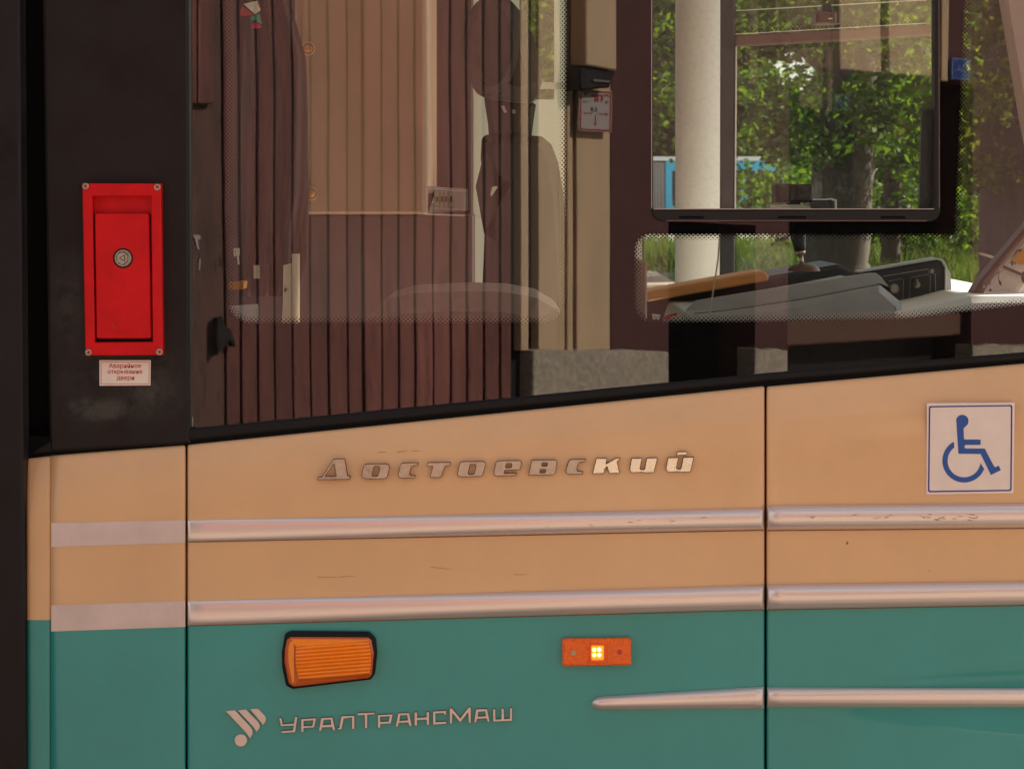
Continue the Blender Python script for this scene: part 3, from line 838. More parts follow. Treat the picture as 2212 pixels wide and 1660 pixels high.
# small scratches in the paint
m_scratch = M("scratch", (0.44, 0.22, 0.10), 0.7)
for (u0, v0, u1, v1) in ((816, 976.5, 836, 976), (858, 975.5, 880, 974.2), (890, 973.6, 908, 973), (686, 1245.6, 730, 1246.4), (732, 1245.4, 766, 1243.6), (930, 1224, 975, 1229), (1110, 1240.5, 1140, 1240)):
    y = ybody(u0, v0) - 0.0004
    prism("paint_scratch", [[(u0, v0 - .6), ((u0 + u1) / 2, (v0 + v1) / 2 - .9), (u1, v1 - .3), (u1, v1 + .3), ((u0 + u1) / 2, (v0 + v1) / 2 + .5), (u0, v0 + .6)]], y, 0.0004, m_scratch, tram)
random.seed(3)
m_scuff = M("scuff", (0.22, 0.13, 0.095), 0.8)
sc = []
for k in range(46):
    u = random.uniform(1745, 2150); v = random.gauss(1118, 4.5) - (u - 1657) * .009
    if k > 36: u = random.uniform(1180, 1520); v = lerp(1140, 1118, (u - 1180) / 340) + random.uniform(-4, 4)
    w = random.uniform(2, 11); h = random.uniform(.5, 1.1); s = random.uniform(-.2, .25)
    a, b = 1094, 1142
    if k > 36: a, b = lerp(1123.5, 1096, (u - 406) / 1244), lerp(1169.5, 1144, (u - 406) / 1244)
    q = max(0, 1 - abs(2 * (v - a) / (b - a) - 1) ** 2.6) ** .62
    y = YB - 0.0012 - (0.016 if k <= 36 else 0.0125) * q
    sc.append(([P(u, v - h, y), P(u + w, v + w * s - h * .5, y), P(u + w, v + w * s + h * .5, y), P(u, v + h, y)], [(0, 3, 2, 1)]))
put("strip_scuffs", joined("strip_scuffs", sc), m_scuff, tram, kind="stuff")

# ------------------------------------------------------------------ the cab: shell
def slab(name, x0, x1, y0, y1, z0, z1, mat, parent=tram, **kw):
    return put(name, box_me(name, x0, x1, y0, y1, z0, z1), mat, parent, **kw)
slab("floor", -3.0, 2.3, 0.06, 2.36, 0.36, 0.42, m_intgrey)
slab("roof", -3.0, 2.30, -0.02, 2.40, 2.62, 2.80, m_intgrey)
slab("rear_partition", -3.06, -3.0, 0.06, 2.36, 0.36, 2.62, m_intgrey)
slab("near_cant_rail", -3.0, 2.30, 0.012, 0.06, 2.22, 2.62, m_intgrey)
slab("lower_wall", -3.0, 1.45, 0.052, 0.07, 0.36, 1.16, m_intdark)
YF = 2.30
FA = rnd([(1020, -330), (1300, -330), (1300, 700), (1020, 700)], 20)
FB = rnd([(1388, -330), (1560, -330), (1560, 640), (1388, 640)], 20)
FC = rnd([(1588, -330), (2420, -330), (2420, 612), (1588, 640)], 20)
prism("far_wall", [[(-900, -640), (2460, -640), (2460, 1500), (-900, 1500)], FA, FB, FC], YF, 0.05, m_intgrey, tram)
prism("far_pillar", [[(1556, -340), (1589, -340), (1586, 630), (1556, 630)]], YF - 0.03, 0.028, m_consdark, tram, bev=0.004)
prism("far_pillar_edge", [[(1589.2, 100), (1592.4, 100), (1590, 452), (1586.8, 452)]], YF - 0.03, 0.02, m_intwhite, tram)
prism("far_glass", [rect(1010, -345, 1310, 715)], YF + 0.055, 0.004, m_farglass, tram)
prism("far_glass", [rect(1376, -345, 2440, 655)], YF + 0.055, 0.004, m_farglass, tram)
put("frit_dots", dots(FC, YF - .002, 6, ((0, 1.7, 1), (2.2, 1.3, 0), (4.8, .9, 1), (7.4, .6, 0)), -60), m_frit, tram, kind="stuff")
put("frit_dots", dots(FB, YF - .002, 6, ((0, 1.7, 1), (2.2, 1.3, 0), (4.8, .9, 1), (7.4, .6, 0)), -60), m_frit, tram, kind="stuff")
# transom with a bright edge and a band of dots over the far window
prism("transom_bar", [[(1590, 76), (2040, 52), (2040, 74), (1820, 88), (1590, 100)]], YF - 0.06, 0.03, m_frame, tram, bev=0.004)
prism("bright_edge", [[(1590, 22.5), (2002, -1), (2002, .6), (1590, 24)]], YF - 0.06, 0.006, m_intwhite, tram)
prism("bright_edge", [[(1590, 73.4), (2000, 49.6), (2000, 50.8), (1590, 74.6)]], YF - 0.065, 0.004, m_intwhite, tram)
vsf = []
for r, (dv, rad) in enumerate(((-4, 2.0), (-8, 1.7), (-12, 1.3), (-16, 1.0))):
    u = 1596 + (r % 2) * 4.5
    while u < 1998:
        v = lerp(73.4, 49.6, (u - 1590) / 410) + dv
        vsf.append(([P(u + rad * math.cos(t), v + rad * math.sin(t), YF - .062) for t in [k * math.pi / 3 for k in range(6)]], [(5, 4, 3, 2, 1, 0)]))
        u += 9
put("frit_dots", joined("frit_dots", vsf), m_frit, tram, kind="stuff")
# white corner post in front of the far glass
tube("corner_post", [P(1506, 660, 1.9), P(1507, 300, 1.9), P(1508, -420, 1.9)], 48 * PX(1.9), m_intwhite, tram, n=28)
# windscreen: bar, lower sill and glass at the front of the cab
prism("cab_corner_trim", [[(2160, -80), (2172, 0), (2214, 250), (2268, 520), (2420, 520), (2420, -80)]], 0.20, 0.05, M("pinkish_trim", (0.62, 0.44, 0.37), 0.7, var=0.05, vscale=15), tram, bev=0.004)
prism("windscreen_bar", [[(2086, 662), (2120, 603), (2210, 497), (2420, 215), (2440, 215), (2234, 497), (2145, 603), (2106, 662)]], 0.32, 0.05, m_frame, tram, bev=0.005)
for u, v in ((2126, 619), (2159, 578), (2092, 662)):
    prism("rivet", [circ(u, v, 2.6, 10)], 0.312, 0.01, m_alul, tram)
prism("wiper_arm", [[(2118, 545), (2190, 566), (2240, 590), (2240, 596), (2188, 572), (2118, 549)]], 0.75, 0.02, m_frame, tram, bev=0.002)
prism("weathered_board", [[(2100, 700), (2106, 660), (2148, 602), (2238, 500), (2420, 300), (2420, 520), (2214, 617), (2191, 651), (2182, 700)]], 0.40, 0.02, m_weather, tram, bev=0.002)
prism("ochre_patch", [[(2189, 562), (2200, 547), (2300, 470), (2300, 572), (2212, 572), (2189, 566)]], 0.396, 0.003, m_yellow, tram)
prism("strap", [[(2152, 567), (2160, 569), (2240, 604), (2240, 610), (2156, 574)]], 0.39, 0.006, m_frame, tram)
prism("front_dash", [[(1940, 676), (2040, 655), (2098, 640), (2250, 640), (2250, 900), (1940, 900)]], 0.20, 0.9, m_sill, tram, bev=0.01)

# ------------------------------------------------------------------ driver's console
def loft(name, ring_a, Ya, ring_b, Yb, mat, parent, smooth=False, cap=True):
    n = len(ring_a)
    vs = [P(u, v, Ya) for u, v in ring_a] + [P(u, v, Yb) for u, v in ring_b]
    fs = [(i, (i + 1) % n, n + (i + 1) % n, n + i) for i in range(n)]
    if cap: fs += [tuple(range(n)), tuple(range(n, 2 * n))[::-1]]
    return put(name, fixn(mesh(name, vs, fs)), mat, parent, smooth=smooth)
cons = prism("control_console", [rnd([(1462, 720), (1478, 672), (1576, 669), (1740, 645), (1901, 614), (1950, 654), (1953, 720)], [0, 10, 0, 0, 12, 8, 0])], 0.24, 0.5, m_console, tram, bev=0.012)
loft("console_lid", [(1480, 671), (1502, 649), (1697, 618.5), (1878, 590), (1892, 590), (1904, 600), (1921, 620), (1901, 612), (1740, 643), (1576, 667)], 0.26,
     [(1490, 668), (1512, 647), (1700, 617), (1878, 588.6), (1892, 588.6), (1904, 598), (1918, 616), (1898, 610), (1740, 640), (1580, 664)], 0.60, m_console, cons)
prism("seam_groove", [[(1500, 676.5), (1576, 668.6), (1740, 644.4), (1900, 613.4), (1900, 614.8), (1740, 645.8), (1576, 670), (1500, 678)]], 0.236, 0.004, m_consdark, cons)
prism("instrument_hood", [rnd([(1560, 640), (1600, 610), (1663, 596), (1809, 571), (1822, 573), (1862, 591), (1880, 640)], [0, 4, 4, 4, 4, 4, 0])], 0.70, 0.25, m_consdark, cons, bev=0.006)
kp = prism("key_panel", [rnd([(1858, 589), (2024, 559.5), (2036, 563), (2043, 577), (2042, 653), (1953, 690), (1860, 690)], [0, 8, 8, 4, 0, 0, 0])], 0.46, 0.05, m_consdark, cons, bev=0.003)
kp["label"] = "dark key switch panel with a pale rounded rim"
prism("panel_rim", [rnd([(1856, 586.5), (2024, 556.5), (2038, 560), (2046, 577), (2044, 654), (2040, 654), (2041, 578), (2034, 564), (2024, 560.6), (1858, 590)], [0, 9, 9, 0, 0, 0, 0, 7, 7, 0])], 0.455, 0.06, m_console, cons, bev=0.001)
loft("panel_side", [(2041, 572), (2053, 590), (2057, 650), (2041, 654)], 0.46, [(2041, 572), (2053, 590), (2057, 650), (2041, 654)], 0.62, m_console, cons)
def line(name, pts, w, Y, mat, parent):
    out = []
    V = [Vector(p) for p in pts]
    left, right = [], []
    for i, p in enumerate(V):
        d = (V[min(i + 1, len(V) - 1)] - V[max(i - 1, 0)]).normalized()
        n = Vector((-d.y, d.x)) * (w / 2)
        left.append((p.x + n.x, p.y + n.y)); right.append((p.x - n.x, p.y - n.y))
    return prism(name, [left + right[::-1]], Y, 0.0006, mat, parent)
m_pale = M("pale_print", (0.5, 0.47, 0.42), 0.5)
line("printed_line", [(1907, 597), (2005, 580.5), (2007, 588), (2020, 591.5), (2023, 656)], 1.1, 0.4585, m_pale, kp)
line("printed_line", [(1969, 598.6), (2006, 592), (2010, 596), (2008, 651), (2004, 657), (1968, 655), (1964.5, 650), (1966.5, 601), (1969, 598.6)], 0.7, 0.4585, m_pale, kp)
line("printed_line", [(1920, 607), (1948, 602), (1952, 606), (1950, 650)], 0.7, 0.4585, m_pale, kp)
prism("screw", [circ(2014, 585, 4.4, 12)], 0.457, 0.004, m_zinc, kp)
prism("key_switch", [circ(1981.5, 615, 7, 16)], 0.45, 0.012, m_zinc, kp, bev=0.001)
prism("key", [rnd([(1980, 603), (1984, 603), (1984.5, 617), (1980.5, 617)], 1)], 0.43, 0.02, m_alul, kp)
prism("key_switch", [circ(1932, 624, 11, 16)], 0.45, 0.014, m_zinc, kp, bev=0.003)
# control lever
lev = tube("control_lever", [P(1721, 484, .62), P(1722, 492, .62), P(1723, 503, .62), P(1726, 525, .62), P(1728.5, 542, .62)], [9 * PX(.62), 16 * PX(.62), 18 * PX(.62), 14.5 * PX(.62), 11.5 * PX(.62)], m_consdark, cons, n=18)
tube("chrome_collar", [P(1728.5, 541, .62), P(1729, 547, .62), P(1730.5, 553, .62)], [11.5 * PX(.62), 11 * PX(.62), 7 * PX(.62)], m_chrome, lev, n=18)
tube("lever_rod", [P(1730, 550, .62), P(1733, 576, .62)], 4.4 * PX(.62), m_chrome, lev, n=12)
dm = [(P(1736, 585, .62) + Vector((math.cos(a) * 36 * PX(.62) * math.cos(b), math.sin(a) * 36 * PX(.62) * math.cos(b), 17 * PX(.62) * math.sin(b)))) for b in [0, .4, .8, 1.2, 1.5] for a in [2 * math.pi * k / 24 for k in range(24)]]
put("lever_boot", fixn(mesh("lever_boot", dm, [(i * 24 + k, i * 24 + (k + 1) % 24, (i + 1) * 24 + (k + 1) % 24, (i + 1) * 24 + k) for i in range(4) for k in range(24)] + [tuple(range(96, 120))])), m_frame, lev, smooth=True)
prism("window_post", [[(1366, 553), (1398, 567), (1398, 720), (1366, 720)]], 0.12, 0.03, m_tantrim, tram, bev=0.003)
prism("sunlit_white_bit", [[(1409, 678), (1427, 680), (1424, 690), (1410, 690)]], 0.14, 0.01, m_intwhite, tram)  # white sliver painted in for a sunlit spot
prism("sunlit_red_bit", [[(1436, 682), (1464, 676), (1461, 681), (1446, 683), (1444, 692), (1438, 691)]], 0.14, 0.01, m_red, tram)  # red sliver, likewise a painted sunlit spot
# wooden shelf behind the console
prism("wooden_shelf", [rnd([(1399, 629.5), (1640, 585.5), (1652, 586), (1662, 596), (1658, 606.5), (1400, 651.5)], [0, 6, 4, 4, 0, 0])], 0.55, 0.12, m_wood, tram, bev=0.003)
prism("shelf_support", [[(1396, 650), (1660, 604), (1700, 640), (1560, 720), (1396, 720)]], 0.62, 0.05, m_intdark, tram)
line("cable", [(1556, 485), (1551, 560), (1536, 660), (1530, 700), (1526, 760), (1521, 830)], 3.4, 0.20, m_intgrey, tram)

# box and holder standing behind the sliding sash
bx = empty("card_reader", P(1715, 452, .5), "small dark brown box on a stand behind the sliding window rail", "card reader")
prism("case", [rnd(rect(1675.5, 397.5, 1755, 437.5), 2)], 0.45, 0.06, M("dark_brown_case", (0.035, 0.02, 0.015), 0.6), bx, bev=0.004)
prism("stand", [[(1700, 437), (1730, 437), (1722, 470), (1708, 470)]], 0.47, 0.02, m_consdark, bx)
prism("foot", [rnd(rect(1664, 442, 1752, 452), 3)], 0.46, 0.05, m_intgrey, bx)
ph = empty("radio_unit", P(1780, 452, .45), "small black unit with bright rims beside the brown box", "radio")
prism("case", [rnd([(1755.5, 431), (1797, 430), (1797, 452), (1756, 452)], 3)], 0.44, 0.05, m_consdark, ph, bev=0.002)
prism("top_rim", [[(1756, 429.5), (1785, 429.5), (1796, 428), (1796, 430.5), (1785, 432), (1756, 432)]], 0.437, 0.01, m_intwhite, ph)
prism("clip", [[(1796, 428), (1808, 431), (1808, 452), (1804, 452), (1803.5, 434), (1796, 432)]], 0.437, 0.01, m_intwhite, ph)
cm = empty("dashboard_camera", P(1790, 8, 1.2), "dark camera housing hanging in front of the far window", "camera")
prism("housing", [rnd([(1764, 26), (1774, 24), (1808, 26), (1808, 51), (1763, 51)], [4, 4, 4, 3, 3])], 1.2, 0.06, m_frame, cm, bev=0.004)
prism("bracket", [[(1777, 12), (1784, 7), (1796, 7), (1798, 21), (1798, 26), (1775, 26)]], 1.22, 0.03, m_consdark, cm, bev=0.002)
prism("side_bracket", [rect(1808, 22, 1818, 50)], 1.21, 0.05, m_consdark, cm)
prism("shiny_button", [rect(1790, 39, 1798, 41.5)], 1.195, 0.01, m_intwhite, cm)

# ------------------------------------------------------------------ driver's seat
seat = prism("driver_seat", [rnd([(1046, 292), (1085, 284), (1148, 292), (1171, 294), (1192, 312), (1206, 350), (1218, 420), (1228, 560), (1230, 760), (1030, 760), (1041, 640), (1046, 520), (1049, 434), (1038, 342), (1040, 300)], [16, 10, 10, 10, 20, 20, 20, 0, 0, 0, 0, 10, 30, 40, 20], 4), [(1050, 347), (1061, 402), (1074, 404), (1057, 434), (1051, 400)]], 0.92, 0.11, m_seat, tram, bev=0.02)
HR = rnd([(1024, 16), (1060, -12), (1098, -8), (1121, 18), (1153, 78), (1170, 151), (1171, 178), (1162, 205), (1146, 222), (1060, 212), (1027, 196), (1013, 169), (1001, 128), (999, 85)], 24, 4)
prism("headrest", [HR], 0.84, 0.14, m_seat, seat, bev=0.03)
prism("headrest_face", [[(1060 + 62 * math.cos(t), 96 + 106 * math.sin(t)) for t in [k * math.pi / 16 for k in range(32)]]], 0.825, 0.03, m_seat, seat, bev=0.012)
prism("headrest_post", [[(1050, 200), (1146, 218), (1158, 226), (1153, 258), (1148, 298), (1056, 298), (1054, 269), (1046, 215)]], 0.93, 0.06, m_seat, seat, bev=0.01)
prism("belt_guide", [[(1082.5, 229), (1089, 228), (1095, 242), (1089, 243.5)]], 0.82, 0.01, m_alul, seat)
prism("belt_guide", [[(1106, 237), (1113, 237), (1114, 244), (1107, 245)]], 0.82, 0.01, m_alul, seat)
prism("belt_buckle", [[(1063, 404), (1071, 402), (1075, 404), (1062, 424), (1059, 420)]], 0.90, 0.01, m_intcream, seat)
cu = rnd([(770, 760), (790, 688), (826, 650), (880, 635), (1000, 630), (1090, 632), (1160, 645), (1205, 672), (1224, 700), (1236, 760)], [0, 30, 30, 30, 20, 20, 20, 20, 10, 0], 4)
prism("seat_cushion", [cu], 0.22, 0.42, M("seat_shell", (0.26, 0.20, 0.185), 0.8, var=0.1, vscale=40), seat, bev=0.03)
# cabinet with a cream door, breaker box, added sheet glowing as a lit wall behind the seat
m_cabcream = M("cabinet_cream", (0.52, 0.32, 0.20), 0.6, var=0.06, vscale=10)
cab = prism("cabinet", [rect(637, -640, 926, 463)], 1.05, 0.5, m_cabcream, tram, bev=0.004)
prism("cabinet_door", [rect(654, -620, 920, 460)], 1.035, 0.014, m_cabcream, cab, bev=0.003)
for u, v in ((665.5, 105), (672, 418)):
    prism("door_stop", [circ(u, v, 9, 20)], 1.02, 0.016, m_wood, cab, bev=0.004)
    prism("door_stop_ring", [circ(u, v, 15, 24), circ(u, v, 12.5, 24)], 1.032, 0.004, m_intcream, cab)
prism("cabinet_side", [rect(926, -640, 1018, 466)], 1.6, 0.3, m_intdark, tram)
prism("coat_panel", [rect(300, -640, 640, 900)], 1.5, 0.05, M("lilac_lining", (0.13, 0.095, 0.10), 0.7, var=0.15, vscale=6), tram)
prism("hinge_strip", [rect(912, -620, 926, 463)], 1.03, 0.02, m_intcream, cab, bev=0.004)
prism("cabinet_base", [rect(560, 466, 1020, 1200)], 1.2, 0.4, M("brown_laminate", (0.10, 0.072, 0.065), 0.6, var=0.1, vscale=10), tram)
brk = prism("breaker_box", [[(923, 402), (1009, 408), (1009, 455), (923, 462)], [(926, 419), (937, 419), (937, 439), (926, 439)]], 0.98, 0.05, m_intgrey, tram, bev=0.002)
m_brk = M("breaker_cream", (0.55, 0.50, 0.36), 0.5)
for u0, u1 in ((938.5, 949.5), (951, 958), (960, 967.5), (969, 980)):
    q = prism("breaker", [rect(u0, 413, u1, 446)], 0.968, 0.02, m_brk, brk, bev=0.001)
    prism("toggle", [rect((u0 + u1) / 2 - 2, 424, (u0 + u1) / 2 + 2, 436)], 0.96, 0.01, m_consdark, q)
prism("tray", [[(919, 461), (1003, 464), (1003, 467), (919, 464)]], 0.95, 0.05, m_intcream, brk)
prism("cover_rail", [[(924, 405.5), (1008, 413), (1008, 415), (924, 407.5)]], 0.965, 0.01, m_intwhite, brk)
prism("cover_rail", [[(934, 448.5), (1004, 452), (1004, 454), (934, 450.5)]], 0.965, 0.01, m_intwhite, brk)
prism("lit_wall_stand_in", [rect(1021, -328, 1299, 466), [(1122, -300), (1197, -300), (1197, 215), (1122, 215)]], YF + .02, 0.004, m_wallglow, tram)  # added backlit sheet, stands in for the brightly lit cab wall
prism("lit_wall_stand_in", [[(1021, 470), (1299, 470), (1299, 698), (1021, 698)]], YF + .03, 0.004, m_wallglow, tram)
prism("stand_in_bar", [rect(1018, 466, 1302, 470)], YF + .01, 0.01, m_intwhite, tram)
prism("window_transom", [rect(1120, 178, 1300, 192)], YF - .01, 0.01, m_intgrey, tram)
prism("slanted_rail", [[(1160, 512), (1302, 560), (1302, 590), (1160, 542)]], YF - .2, 0.03, m_tantrim, tram)

# ------------------------------------------------------------------ loose things inside the cab
def cloth():
    right = [(621, -60), (621, 0), (639, 50), (645, 72), (654, 100), (661, 126), (664, 200), (666, 300), (668, 420), (659, 480), (655, 560), (640, 640)]
    vs, fs = [], []
    n = 40
    for (ur, v) in right:
        for k in range(n + 1):
            t = k / n
            u = lerp(520, ur, t)
            y = 0.86 + 0.02 * math.sin(t * 19 + v * .006) + 0.01 * math.sin(t * 41 + v * .01)
            vs.append(P(u, v, y))
    m = n + 1
    for i in range(len(right) - 1):
        for k in range(n): fs.append((i * m + k, (i + 1) * m + k, (i + 1) * m + k + 1, i * m + k + 1))
    me = mesh("hanging_jacket", vs, fs)
    bm = bmesh.new(); bm.from_mesh(me)
    bmesh.ops.solidify(bm, geom=bm.faces[:], thickness=0.006)
    bm.to_mesh(me); bm.free()
    return me
put("hanging_jacket", cloth(), M("dark_cloth", (0.045, 0.036, 0.037), 0.95, var=0.2, vscale=30), label="dark cloth hanging at the left edge of the cream cabinet", cat="cloth", smooth=True)
pw = empty("paper_pennant", P(545, 30, .05), "folded paper pennant in white, red and green behind the glass", "pennant")
prism("white_fold", [[(526, 9), (555, 2), (562, 22), (551, 31)]], 0.05, 0.003, M("white_paper", (0.8, 0.72, 0.64), 0.7), pw)
prism("red_fold", [[(517, 27), (524, 14), (550, 32), (520, 35)]], 0.056, 0.003, M("red_paper", (0.45, 0.04, 0.03), 0.7), pw)
prism("green_fold", [[(540, 40), (552, 32), (560, 30), (565, 52), (556, 48)]], 0.052, 0.003, M("green_paper", (0.05, 0.30, 0.26), 0.7), pw)
prism("pink_fold", [[(541, 60), (552, 47), (566, 58), (554, 62)]], 0.056, 0.003, M("pink_paper", (0.65, 0.02, 0.10), 0.7), pw)
pw2 = prism("hanging_thread", [[(557, -60), (558, -60), (559, 4), (558, 4)]], 0.052, 0.001, m_dark, pw)
kb = empty("key_bunch", P(511, 540, .2), "bunch of pale keys hanging at the left edge of the window", "keys")
prism("key_tag", [rnd([(504.5, 536), (517.5, 536), (517, 552), (511, 553), (504.5, 555)], 2), circ(508, 543.5, 2, 8)], 0.2, 0.003, m_intwhite, kb)
prism("key_blade", [[(511.5, 548), (515, 548), (517.5, 571), (513.5, 571)]], 0.197, 0.002, m_intwhite, kb)
prism("notice_card", [rect(548, 573, 560, 601.5)], 0.5, 0.003, m_intcream, tram)
put_y = prism("yellow_packet", [rnd([(490, 610.5), (523, 607.6), (527.6, 609), (525.5, 624.5), (492, 627.5)], 2)], 0.30, 0.05, m_yellow, label="yellow ochre packet at the lower left corner of the window", cat="packet")
prism("paper_sheet", [[(488, 661), (557, 656.6), (558, 720), (488, 720)]], 0.24, 0.003, m_sill, label="white paper sheet standing at the lower left window corner", cat="paper")
bxs = empty("storage_box", P(625, 687, .9), "cream box with a round upright roll standing by the cabinet", "box")
prism("box_side", [[(612, 573), (631, 570), (631, 700), (608, 700), (611, 650), (611, 619), (622, 619), (622, 630), (611, 634)]], 0.72, 0.12, m_intcream, bxs, bev=0.002)
tube("roll", [P(639, 700, .72), P(639, 548, .72)], 8.6 * PX(.72), m_intcream, bxs, n=16)

# ------------------------------------------------------------------ the wooden building opposite (seen mirrored in the glass)
ANG = math.radians(42)
F0 = Vector((-1.147, 6.36, 0))                       # a point of the mirrored front
NV = Vector((math.sin(ANG), -math.cos(ANG), 0))
R0 = Vector((F0.x, -F0.y, 0))
FE = Vector((math.cos(ANG), -math.sin(ANG), 0))      # along the front
FN = Vector((math.sin(ANG), math.cos(ANG), 0))       # out of the front
def FSZ(u, v, off=0.0):
    """picture place of a reflected point -> (distance along the front, height)"""
    d = ray(u, v)
    t = (off - NV.dot(CAM - F0)) / NV.dot(d)
    p = CAM + d * t
    r = Vector((p.x, -p.y, p.z)) - R0
    return (r.dot(FE), p.z)
house = empty("wooden_building", R0, "brown plank house with cream boards mirrored in the tram window", "building")
def fput(name, sz, off, depth, mat, parent, bev=0.0, **kw):
    vs, fs = slab2d(sz, depth, bev)
    me = mesh(name, [R0 + FE * s + FN * (off + k) + Vector((0, 0, z)) for s, z, k in vs], fs)
    return put(name, fixn(me), mat, parent, **kw)
def fpx(name, loops, off, depth, mat, parent=house, bev=0.0, **kw):
    return fput(name, [[FSZ(u, v, off) for u, v in l] for l in loops], off, depth, mat, parent, bev, **kw)
def sx(u, off=0.0): return FSZ(u, 600, off)[0]
ZT = 4.5
srect = lambda s0, s1, z0, z1: [(s0, z0), (s1, z0), (s1, z1), (s0, z1)]
fput("wall_core", [srect(sx(90), sx(1440), 0.0, ZT)], -0.03, 0.2, m_groove, house)
random.seed(11)
edges = [484.8, 518.7, 557, 594.4, 633.5, 672, 711, 750.7, 786, 823.8, 859, 896.6, 936, 973, 1010, 1046, 1082, 1107]
edges = [110, 147, 184, 222, 260, 298, 336, 373, 410] + [410 + (484.8 - 410)] + edges[1:]
for i in range(len(edges) - 1):
    a, b = sx(edges[i]), sx(edges[i + 1])
    g = random.choice((0.004, 0.0055, 0.007, 0.009))
    z0 = 0.34 + random.uniform(-.01, .01)
    fput("plank", [srect(a + g, b - g, z0, ZT)], random.uniform(-.003, .003), 0.028, m_oldplank if edges[i] == 410 else m_plank, house, bev=0.003)
fpx("corner_board", [[(412, -700), (463, -700), (463, 223), (414, 223)]], 0.035, 0.03, m_plank, bev=0.004)
fpx("corner_board", [[(428, -700), (434, -700), (436, 221), (430, 221)]], 0.044, 0.008, m_plank, bev=0.002)
for a, b in ((1126, 1142.5), (1164, 1207), (1209, 1223), (1226, 1238), (1246, 1318)):
    fput("cream_board", [srect(sx(a, .03), sx(b, .03), FSZ(a, 758, .03)[1], ZT)], 0.03 if a != 1209 else 0.022, 0.05, m_facream, house, bev=0.003)
fpx("cream_board", [[(1265, -700), (1333, -700), (1333, 152), (1266, 140)]], 0.15, 0.10, m_facream, bev=0.006)
fpx("wall_lamp", [rnd([(1250, 142), (1331, 155), (1319, 189), (1254, 194)], 4)], 0.14, 0.10, m_metal_dk, bev=0.01)
fpx("lamp_lip", [[(1282, 170), (1318, 174), (1316, 178), (1284, 175)]], 0.15, 0.02, m_alul)
OP1 = [(1446, 478), (1632, 486), (1632, 1180), (1446, 1180)]
OP2 = [(1704, 142), (2026, 166), (2034, 176), (2104, 182), (2104, 1180), (1704, 1180)]
s0, s1 = sx(1319), sx(2700)
fput("brown_wall", [srect(s0, s1, 0.0, ZT), [FSZ(*p) for p in [(1446, 478), (1632, 486)]] + [(sx(1632), 0.12), (sx(1446), 0.12)], [FSZ(*p) for p in OP2[:4]] + [(sx(2104), 0.12), (sx(1704), 0.12)]], 0.0, 0.24, m_brown, house)
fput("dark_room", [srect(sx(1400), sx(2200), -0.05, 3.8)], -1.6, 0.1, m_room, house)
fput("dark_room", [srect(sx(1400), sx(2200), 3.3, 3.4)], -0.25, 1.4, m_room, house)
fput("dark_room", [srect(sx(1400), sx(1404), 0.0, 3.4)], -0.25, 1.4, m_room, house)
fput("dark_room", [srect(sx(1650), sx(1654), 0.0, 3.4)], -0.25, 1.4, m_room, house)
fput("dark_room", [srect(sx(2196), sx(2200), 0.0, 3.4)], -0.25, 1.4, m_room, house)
fpx("cream_board", [[(1812, -500), (1893, -500), (1905, 156), (1816, 149)]], 0.05, 0.05, m_facream, bev=0.004)
fpx("cream_board", [[(1916, -500), (2024, -500), (2024, 165), (1922, 157)]], 0.05, 0.05, m_facream, bev=0.004)
fpx("cream_board", [[(2036, -500), (2058, -500), (2050, 176), (2036, 174)]], 0.03, 0.03, m_facream, bev=0.004)
fput("bench", [srect(sx(1700), sx(2104), 0.80, 0.92)], -0.06, 0.40, m_frame, house, bev=0.01)
fput("bench_front", [srect(sx(1720), sx(2090), 0.2, 0.79)], -0.22, 0.10, m_metal_dk, house)
for a, b in ((1152, 1446), (1632, 1703), (2105, 2700)):
    n = max(3, int((b - a) / 9))
    top = [(lerp(a, b, k / n), 757 - (4 if a > 1500 else 0) - (a > 2000) * 8 + random.uniform(-3.5, 3.5)) for k in range(n + 1)]
    zb = [(sx(b, .06), -0.02), (sx(a, .06), -0.02)]
    fput("plaster_plinth", [[FSZ(u, v, .06) for u, v in top] + zb], 0.06, 0.12, m_plinth, house, bev=0.006)
fput("roof", [srect(sx(60), s1 + .3, ZT, ZT + .12)], 0.25, 4.0, m_metal_dk, house)
fput("side_wall", [srect(sx(90), sx(98), 0.0, ZT)], -0.23, 3.4, m_plank, house)
fput("rear_wall", [srect(sx(90), s1, 0.0, ZT)], -3.7, 0.1, m_brown, house)

def ftext(key, u, v, wpx, off, mat, parent, h=1.0):
    vs, fs = TXT[key]
    xs = [p[0] for p in vs]; ys = [p[1] for p in vs]
    k = wpx / (max(xs) - min(xs)); cx, cy = (max(xs) + min(xs)) / 2, (max(ys) + min(ys)) / 2
    out = []
    for x, y in vs:
        s, z = FSZ(u - (x - cx) * k, v - (y - cy) * k * h, off)
        out.append(R0 + FE * s + FN * off + Vector((0, 0, z)))
    return put("printed_character", mesh("printed_character", out, fs), mat, parent)
lk = fpx("padlock", [rnd([(468, 688), (480, 684), (487, 706), (500, 712), (512, 748), (506, 752), (497, 738), (490, 746), (468, 772)], 3)], 0.05, 0.03, m_metal_dk, bev=0.006)
fpx("paper_scrap", [[(417, 506), (433, 508), (434, 516), (428, 518), (431, 540), (427, 540), (422, 519)]], 0.004, 0.004, m_signw)
fpx("paper_scrap", [[(430, 560), (434, 561), (432, 584), (428, 586)]], 0.004, 0.004, m_signw)
hs = fpx("hydrant_sign", [rnd([(1252, 192), (1323.5, 196), (1322, 285), (1251, 280.5)], 2)], 0.075, 0.012, m_signw, house, bev=0.001)
fpx("printed_border", [[(1254, 194), (1321.6, 198), (1320, 282.6), (1253, 278.5)], [(1257, 197.5), (1318.5, 200.5), (1317.2, 279), (1256, 275.5)]], 0.0762, 0.001, m_signr, hs)
ftext("ПГ", 1290, 211.5, 25, .0762, m_signr, hs, 1.0)
ftext("8", 1265, 202, 5, .0762, m_groove, hs, 1.2)
